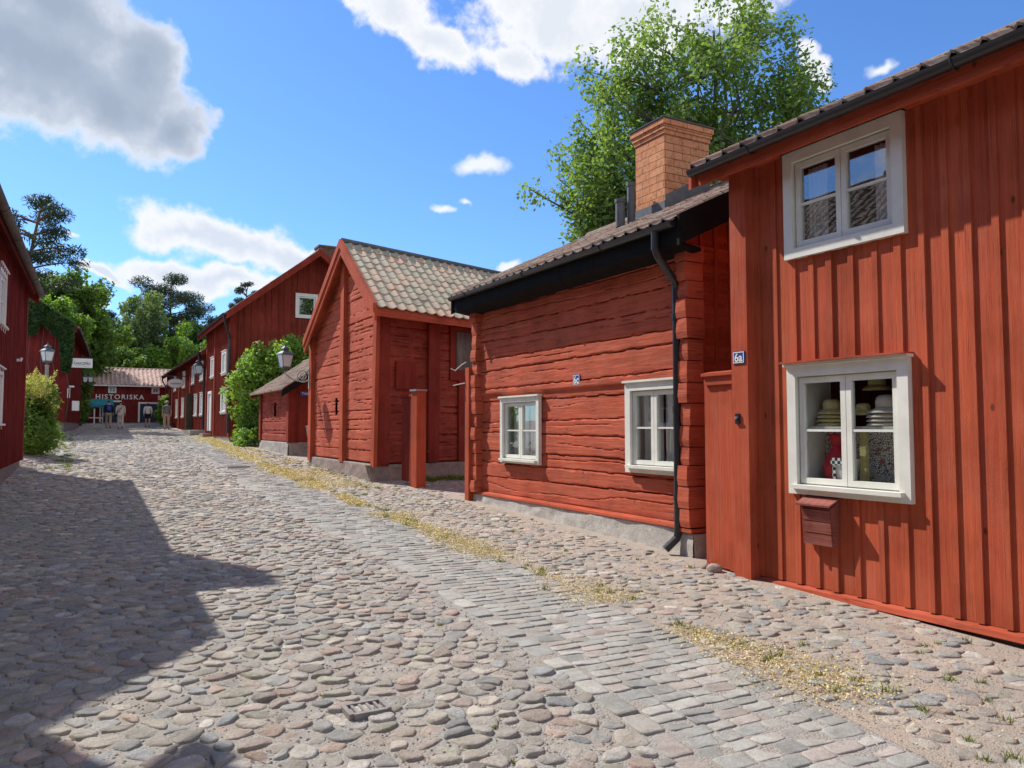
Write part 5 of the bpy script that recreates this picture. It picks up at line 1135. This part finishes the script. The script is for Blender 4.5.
tree('shrub', 'bright green shrub at the far corner of the long house', 'shrub', (4.95, 60.3, G(4.95, 60.3)), 1.6, [(0, 0, .9, .42, .5, .9), (.1, .2, 1.7, .35, .4, .5)], 2200, .12, 'leaf_climb', r0=.05, seed=24, clump=.35, ntarget=50, partname='foliage')
tree('young_tree', 'young green tree beyond the hanging sign, by the teal awning', 'tree', (-.3, 59.0, G(-.3, 59)), 3.2, [(0, 0, 1.6, .5, .6, 1.2), (0, 0, 3.0, .6, .7, 1.0), (-.4, 0, 3.6, .8, .8, 1.0), (.1, 0, .7, .45, .5, .6)], 5000, .12, 'leaf_mid', r0=.07, seed=25, clump=.4, ntarget=80)
# feathery bush by the lamp post
fb = tree('feathery_bush', 'tall green bush with cream feathery plumes beside the dark boarded house', 'bush', (-1.35, 24.6, G(-1.35, 24.6)), 1.5,
          [(0, 0, .75, .55, 1.0, .75), (.18, .8, .6, .55, .9, .6), (0, .1, 1.35, .5, .9, .55), (.10, -.6, .5, .5, .6, .5)], 10000, .085, 'leaf_mid', r0=.04, seed=26, clump=.3, ntarget=120, partname='foliage', asp=.4)
r_ = np.random.default_rng(31); mb = MB()
for k in range(34):
    a = r_.random()*6.28; rad = .75*r_.random()**.5; p0 = V3(-1.32+rad*math.cos(a)*.8, 24.7+rad*math.sin(a)*1.3, G(-1.35, 24.6)+1.35+.35*r_.random()-.25*rad); L = r_.uniform(.45, .8); tilt = V3(r_.normal(.1, .25), r_.normal(0, .25), 1.); n = 130
    q = r_.random(n); P = p0+np.outer(q*L, unit(tilt))+r_.normal(size=(n, 3))*(.075*(1-q)+.015)[:, None]; leaf_quads(mb, P, .045, V3(0, 0, .3), 1., None, .35, r_)
mb.build('plumes', M['plume'], fb)
# ivy on the gable of the left-hand house
iv = thing('ivy', 'dark ivy hanging over the gable of the house with the projecting sign', 'ivy', (-2, 41.7, 5)); r_ = np.random.default_rng(41); mb = MB(); N = 15000
x = -.62-r_.random(N)**1.2*3.6; topz = 6.32+(-.43-x)*.64-.05; dep = np.interp(-x, [.5, .72, 1.0, 1.15, 1.7, 2.4, 4.3], [.25, 2.6, 2.9, .9, 1.1, 1.9, 2.6])*(.55+.9*fbm(x*2.2, x*0+7, 3)); z = topz+.12-dep*r_.random(N)**1.1
leaf_quads(mb, np.c_[x, 41.66-.32*r_.random(N)*np.clip(fbm(x*1.5, z*1.5, 2)*1.6-.2, .15, 1), z], .10, V3(0, -1, .5), .9, np.clip(fbm(x*2, z*2, 2)+r_.normal(0, .25, N)+.05, 0, 1), .75, r_); mb.build('foliage', M['leaf_ivy'], iv)
mb = MB()
for k in range(7):
    xx = -.8-.5*k; mb.tube([(xx, 41.68, 1.95), (xx+.1, 41.67, 3.3), (xx-.1, 41.67, 4.6), (xx+.05, 41.67, 6.32+(-.43-xx)*.64-.3)], [.03, .025, .018, .008], 5)
mb.build('stems', M['bark'], iv, True)
# leafy branch with sun on it above the ivy
tree('broadleaf_tree', 'sunlit branches of a young tree leaning over the ivy-clad gable', 'tree', (-2.6, 59.5, G(-2.6, 59.5)), 8.0, [(0, 0, 6.8, 1.9, 1.2, 1.5), (1.6, 0, 6.0, 1.4, 1.0, 1.3), (-1.6, 0, 7.2, 1.4, 1.2, 1.3)], 7500, .14, 'leaf_lime', r0=.13, seed=44, group=TG, clump=.6, ntarget=70)

# ================================================================== PEOPLE (walking away up the street)
def skin_body(name, verts, edges, mat, parent, sub=2, root=0, loc=None, yaw=0.):
    me = bpy.data.meshes.new(name); me.from_pydata([v[:3] for v in verts], edges, []); o = bpy.data.objects.new(name, me); COL.objects.link(o)
    sk = o.modifiers.new('skin', 'SKIN'); sk.use_smooth_shade = True; s = o.modifiers.new('sub', 'SUBSURF'); s.levels = sub; s.render_levels = sub
    if not me.skin_vertices: me.update()
    for i, v in enumerate(verts):
        sv = me.skin_vertices[0].data[i]; sv.radius = (v[3], v[4] if len(v) > 4 else v[3]); sv.use_root = (i == root)
    dg = bpy.context.evaluated_depsgraph_get(); m2 = bpy.data.meshes.new_from_object(o.evaluated_get(dg)); bpy.data.objects.remove(o); bpy.data.meshes.remove(me)
    m2.materials.clear(); m2.materials.append(mat); m2.name = name; p = bpy.data.objects.new(name, m2); COL.objects.link(p); p.parent = parent
    m2.polygons.foreach_set('use_smooth', np.ones(len(m2.polygons), bool)); return p
def person(label, x, y, height, top, trousers, stride=.22, armsw=.12, short=False, sleeve_long=True, hat_=None, hairm='hair', bag=None, shorts=False, wide=1., yaw=0., long_top=False, hairlong=False):
    z = G(x, y)+.02; P = thing('person', label, 'person', (x, y, z)); k = height/1.75; P.rotation_euler.z = yaw
    s = stride; w = wide
    def K(L): return [tuple(c*k for c in v) for v in L]
    J = [(0, 0, .96, .135*w, .10), (0, .01, 1.15, .13*w, .095), (0, .0, 1.32, .16*w, .105), (0, -.01, 1.44, .12, .08), (0, .0, 1.51, .055), (0, .015, 1.57, .065), (0, .02, 1.645, .082, .095), (0, .015, 1.715, .06, .07),   # 0-7 trunk, neck, head
         (-.10, 0, .90, .09), (-.105, s*.45, .49, .06), (-.10, s*.35-.02, .10, .038), (-.105, s*.35+.13, .045, .032),   # leg forward 8-11
         (.10, 0, .90, .09), (.105, -s*.12, .50, .06), (.10, -s-.02, .13, .038), (.105, -s+.10, .05, .032),            # leg back 12-15
         (-.20, -.01, 1.42, .058), (-.245, -armsw*.5, 1.15, .043), (-.25, armsw*.2, .92, .028), (-.25, armsw*.4, .85, .026, .036),       # arm 16-19
         (.20, -.01, 1.42, .058), (.245, armsw*.3, 1.15, .043), (.25, armsw*1.1, .93, .028), (.25, armsw*1.4, .86, .026, .036),       # arm 20-23
         (0, .125, 1.63, .014), (-.088, .02, 1.635, .016), (.088, .02, 1.635, .016), (0, .115, 1.59, .012)]           # nose, ears, chin
    Eg = [(0, 1), (1, 2), (2, 3), (3, 4), (4, 5), (5, 6), (6, 7), (0, 8), (8, 9), (9, 10), (10, 11), (0, 12), (12, 13), (13, 14), (14, 15), (3, 16), (16, 17), (17, 18), (18, 19), (3, 20), (20, 21), (21, 22), (22, 23), (6, 24), (6, 25), (6, 26), (5, 27)]
    for sx, hi in ((-1, 19), (1, 23)):
        hx, hy, hz = J[hi][:3]
        for f, (dy, L) in enumerate(((-.030, .055), (-.011, .068), (.009, .072), (.028, .064))):
            a = len(J); J += [(hx, hy+dy, hz-.035, .009), (hx-sx*.006, hy+dy*1.05+.004, hz-.035-L*.55, .008), (hx-sx*.02, hy+dy+.008, hz-.035-L, .007)]; Eg += [(hi, a), (a, a+1), (a+1, a+2)]
        a = len(J); J += [(hx-sx*.01, hy+.045, hz-.005, .010), (hx-sx*.02, hy+.055, hz-.045, .008)]; Eg += [(hi, a), (a, a+1)]
    skin_body('body', K(J), Eg, M['skin'], P)
    jt = J[:4]; g = .022
    tv = [(0, 0, (.78 if long_top else .93), .165*w+g*.5, .125), (0, 0, 1.02, .150*w+g, .115), (0, .01, 1.16, .142*w+g, .108), (0, 0, 1.32, .17*w+g, .115), (0, -.01, 1.45, .13, .09), (0, -.005, 1.495, .075)]
    te = [(0, 1), (1, 2), (2, 3), (3, 4), (4, 5)]
    for sx, (e, h) in ((-1, (17, 18)), (1, (21, 22))):
        a = len(tv); tv += [(sx*.20, -.01, 1.42, .078), (J[e][0], J[e][1], J[e][2], .062)]; te += [(4, a), (a, a+1)]
        if sleeve_long: tv.append((J[h][0], J[h][1], J[h][2]+.03, .046)); te.append((a+1, a+2))
        else: tv[-1] = (J[e][0]*.96, J[e][1]*.7, J[e][2]+.07, .072)
    skin_body('shirt', K(tv), te, M[top], P)
    ft = lambda a, b, q: tuple(J[a][i]+(J[b][i]-J[a][i])*q for i in range(3))
    lv = [(0, 0, .98, .15*w+g*.4, .118)]; le = []
    for h, kn, an in ((8, 9, 10), (12, 13, 14)):
        a = len(lv); lv.append((*J[h][:3], .108)); le.append((0, a))
        if shorts: lv.append((*ft(h, kn, .72), .095)); le.append((a, a+1))
        else: lv += [(*J[kn][:3], .082), (*ft(kn, an, .9), .066)]; le += [(a, a+1), (a+1, a+2)]
    skin_body('trousers', K(lv), le, M[trousers], P)
    for an, toe in ((10, 11), (14, 15)):
        A_, T_ = J[an], J[toe]; skin_body('shoe', K([(A_[0], A_[1]-.05, A_[2]-.035, .040), (A_[0], (A_[1]+T_[1])/2, T_[2], .043, .036), (T_[0], T_[1]+.02, T_[2]-.008, .036, .026)]), [(0, 1), (1, 2)], M['blackcloth'], P, 1)
    if hat_:
        mb = MB(); c = (0, .015*k, 1.675*k); mb.lathe([(.102*k, 0), (.105*k, .04*k), (.09*k, .085*k), (.04*k, .11*k)], c, 16); mb.hexa([(-.08*k, .09*k, 1.685*k), (.08*k, .09*k, 1.685*k), (.06*k, .19*k, 1.675*k), (-.06*k, .19*k, 1.675*k), (-.08*k, .09*k, 1.697*k), (.08*k, .09*k, 1.697*k), (.06*k, .19*k, 1.687*k), (-.06*k, .19*k, 1.687*k)]); o = mb.build('cap', M[hat_], None, True); o.parent = P
    hv = [(0, -.015, 1.60, .078, .07), (0, -.008, 1.665, .092, .09), (0, .005, 1.722, .075, .075)]
    if hairlong: hv = [(0, -.06, 1.48, .06, .03), (0, -.045, 1.55, .075, .045)]+hv
    skin_body('hair', K(hv), [(i, i+1) for i in range(len(hv)-1)], M[hairm], P, 2)
    if bag == 'backpack':
        skin_body('backpack', K([(0, -.17, 1.05, .14, .085), (0, -.19, 1.22, .15, .10), (0, -.16, 1.40, .12, .07)]), [(0, 1), (1, 2)], M['bluebag'], P, 2)
    if bag == 'strap':
        pts = [V3(.16, -.10, 1.48), V3(.05, -.155, 1.34), V3(-.08, -.165, 1.16), V3(-.19, -.13, 1.0), V3(-.235, -.06, .92)]
        mb = MB(); mb.tube([p*k for p in pts], .014*k, 6); o = mb.build('strap', M['blackcloth'], None); o.parent = P
        skin_body('shoulder_bag', K([(-.25, -.05, .92, .05, .09), (-.26, -.03, .76, .06, .10)]), [(0, 1)], M['navy'], P, 1)
    return P
person('person in a dark navy top and light trousers carrying a blue backpack', 1.28, 55.0, 1.80, 'navy', 'beige', bag='backpack', stride=.24)
person('person in loose cream clothes with a dark shoulder strap', 1.93, 54.4, 1.74, 'cream', 'cream', bag='strap', stride=.2, wide=1.15, long_top=True)
person('person in a white blouse and black shorts with dark hair', 3.66, 57.0, 1.66, 'whitecloth', 'blackcloth', shorts=True, stride=.22, hairlong=True)
person('person in a grey t-shirt, tan trousers and light cap near the long house', 4.40, 52.0, 1.76, 'greycloth', 'khaki', sleeve_long=False, hat_='cream', stride=.2)

# ================================================================== SKY, SUN, CAMERA
w = bpy.data.worlds.new('World'); scene.world = w; w.use_nodes = True; nt = w.node_tree; nt.nodes.clear()
out = nt.nodes.new('ShaderNodeOutputWorld'); bg = nt.nodes.new('ShaderNodeBackground'); nt.links.new(bg.outputs[0], out.inputs[0])
sky = nt.nodes.new('ShaderNodeTexSky'); sky.sky_type = 'NISHITA'; sky.sun_disc = False; sky.sun_elevation = SUN_EL; sky.sun_rotation = -SUN_AZ; sky.air_density = 1.0; sky.dust_density = .3; sky.ozone_density = 2.2
def wn(k, **kw):
    x = nt.nodes.new(k)
    for a, b in kw.items(): setattr(x, a, b)
    return x
def wm(op, a, b=0., c=0.):
    x = wn('ShaderNodeMath', operation=op)
    for i, q in enumerate((a, b, c)):
        if isinstance(q, bpy.types.NodeSocket): nt.links.new(q, x.inputs[i])
        else: x.inputs[i].default_value = q
    return x.outputs[0]
def wv(op, a, b=None):
    x = wn('ShaderNodeVectorMath', operation=op)
    for i, q in enumerate((a, b)):
        if q is None: continue
        if isinstance(q, bpy.types.NodeSocket): nt.links.new(q, x.inputs[i])
        else: x.inputs[i].default_value = q
    return x
def wnoise(vec, sc, det, rough=.6):
    x = wn('ShaderNodeTexNoise'); nt.links.new(vec, x.inputs['Vector']); x.inputs['Scale'].default_value = sc; x.inputs['Detail'].default_value = det; x.inputs['Roughness'].default_value = rough; return x
def wramp(fac, stops):
    x = wn('ShaderNodeValToRGB'); nt.links.new(fac, x.inputs[0]); e = x.color_ramp.elements
    while len(e) < len(stops): e.new(.5)
    for q, (p, c) in zip(e, stops): q.position = p; q.color = (*c, 1) if isinstance(c, tuple) else (c, c, c, 1)
    return x.outputs[0]
def wmix(a, b, f):
    x = wn('ShaderNodeMix', data_type='RGBA')
    for s, q in ((x.inputs[0], f), (x.inputs[6], a), (x.inputs[7], b)):
        if isinstance(q, bpy.types.NodeSocket): nt.links.new(q, s)
        elif isinstance(q, tuple): s.default_value = (*q, 1)
        else: s.default_value = q
    return x.outputs[2]
tc = wn('ShaderNodeTexCoord'); D0 = tc.outputs['Generated']
n1 = wnoise(D0, 9, 4, .55); d1 = wv('SCALE', wv('SUBTRACT', n1.outputs['Color'], (.5, .5, .5)).outputs[0]); d1.inputs['Scale'].default_value = .085
D1 = wv('ADD', D0, d1.outputs[0]).outputs[0]
fine = wnoise(D0, 26, 6, .62).outputs['Fac']
def cloud(blobs):
    m = None
    for px, py, rx, ry, rot in blobs:
        c = unit(px) if hasattr(px, '__len__') else sky_dir(px, py); e = unit(np.cross(c, ZU)); e = -e if e@RT < 0 else e; u = np.cross(e, c); u = u if u[2] > 0 else -u
        a = math.radians(rot); e2 = e*math.cos(a)+u*math.sin(a); u2 = -e*math.sin(a)+u*math.cos(a)
        f = FPX*(1+((px-512)**2+(py-384)**2)/FPX**2)**.5 if not hasattr(px, '__len__') else FPX
        x = wv('DOT_PRODUCT', D1, tuple(e2*f/rx)).outputs['Value']; y = wv('DOT_PRODUCT', D1, tuple(u2*f/ry)).outputs['Value']
        q = wm('SUBTRACT', 1., wm('SQRT', wm('ADD', wm('MULTIPLY', x, x), wm('MULTIPLY', y, y))))
        m = q if m is None else wm('SMOOTH_MAX', m, q, .25)
    return m
#        px   py   rx  ry  rot(deg, counter-clockwise)
DARKC = [(20, 55, 140, 70, -12), (115, 100, 95, 54, -28), (40, -10, 120, 60, -20), (140, 62, 52, 46, -50), (-90, 50, 120, 80, 0), (180, 126, 42, 34, -40)]
WHITEC = [(560, 10, 130, 62, 0), (640, 20, 90, 60, 0), (400, 4, 62, 30, -20), (440, 45, 55, 26, -30), (520, 62, 60, 26, -10), (700, -10, 90, 60, 0),
          (818, 66, 26, 15, -40)]
LOWC = [(225, 240, 95, 30, -10), (190, 240, 55, 22, 5), (300, 262, 60, 20, -12), (330, 252, 30, 14, 0), (190, 282, 75, 18, -5), (235, 284, 60, 18, 0), (110, 275, 42, 9, -20), (78, 294, 36, 13, -15), (285, 290, 50, 16, 0)]
FILLC = [((.25, -.85, .45), 0, 620, 330, 0), ((-.8, -.5, .5), 0, 480, 260, 0), ((.85, -.35, .6), 0, 420, 240, 0), ((.1, -.3, .95), 0, 330, 260, 0), ((-.95, .25, .35), 0, 300, 130, 0)]  # unseen clouds added behind and overhead as white fill against blue shade
SMALLC = [(482, 166, 30, 15, 0), (437, 215, 13, 7, 0), (462, 205, 10, 5, 0), (503, 268, 18, 8, 20), (70, 226, 11, 6, 0), (886, 62, 14, 11, 30)]
def alpha(m, amp, lo, hi):
    d = wm('ADD', m, wm('MULTIPLY', wm('SUBTRACT', fine, .5), amp)); x = wn('ShaderNodeMapRange', interpolation_type='SMOOTHSTEP'); nt.links.new(d, x.inputs[0]); x.inputs[1].default_value = lo; x.inputs[2].default_value = hi; return d, x.outputs[0]
skyc = wmix(sky.outputs[0], sky.outputs[0], 0.)
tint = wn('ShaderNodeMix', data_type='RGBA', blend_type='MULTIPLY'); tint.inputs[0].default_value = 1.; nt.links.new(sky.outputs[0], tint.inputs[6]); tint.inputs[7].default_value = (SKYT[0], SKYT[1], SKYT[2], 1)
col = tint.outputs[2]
shade = wnoise(D0, 7, 4, .6).outputs['Fac']
B0 = CLOUDB
for blobs, amp, lo, hi, cols in ((FILLC, .9, .0, .35, [(0., (.95, .96, 1.)), (1., (.86, .88, .92))]), (LOWC, 1.15, .02, .46, [(0., (1, 1, 1)), (.55, (.93, .95, 1.)), (1., (.72, .78, .88))]), (SMALLC, 1.5, .0, .8, [(0., (.95, .97, 1)), (1., (.9, .95, 1.))]),
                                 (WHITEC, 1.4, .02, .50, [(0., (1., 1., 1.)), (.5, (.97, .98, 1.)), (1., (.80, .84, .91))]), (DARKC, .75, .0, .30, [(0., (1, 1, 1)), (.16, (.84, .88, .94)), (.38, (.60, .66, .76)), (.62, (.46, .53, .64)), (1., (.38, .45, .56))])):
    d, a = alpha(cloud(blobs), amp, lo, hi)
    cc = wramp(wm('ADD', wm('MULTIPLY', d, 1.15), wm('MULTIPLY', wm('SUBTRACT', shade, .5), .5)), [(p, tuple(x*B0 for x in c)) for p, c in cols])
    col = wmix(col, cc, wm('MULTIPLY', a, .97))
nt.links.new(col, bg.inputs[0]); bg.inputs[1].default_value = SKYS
sl = bpy.data.lights.new('sun', 'SUN'); sl.energy = SUNE; sl.angle = R(.5); sl.color = (1., .95, .87); so = bpy.data.objects.new('sun', sl); COL.objects.link(so)
sd = Vector((-math.sin(SUN_AZ)*math.cos(SUN_EL), math.cos(SUN_AZ)*math.cos(SUN_EL), math.sin(SUN_EL))); so.rotation_euler = sd.to_track_quat('Z', 'Y').to_euler(); so.location = (-20, 40, 40)
cam = bpy.data.cameras.new('camera'); cam.lens = FPX/1024*36; cam.sensor_width = 36; cam.clip_end = 2000; cam.clip_start = .05
co = bpy.data.objects.new('camera', cam); COL.objects.link(co); co.location = (0, 0, CAMZ); co.rotation_euler = (R(90)+PITCH, 0, -YAW); scene.camera = co
vs = scene.view_settings; vs.view_transform = 'Standard'; vs.look = 'None'; vs.exposure = EXPO; vs.gamma = 1; vs.use_curve_mapping = False
scene.render.engine = 'CYCLES'; cy = scene.cycles; cy.max_bounces = 6; cy.diffuse_bounces = 3; cy.glossy_bounces = 3; cy.transparent_max_bounces = 10; cy.use_denoising = True; cy.use_adaptive_sampling = True
for o in list(bpy.data.objects):
    if '_o' in o.keys(): del o['_o']
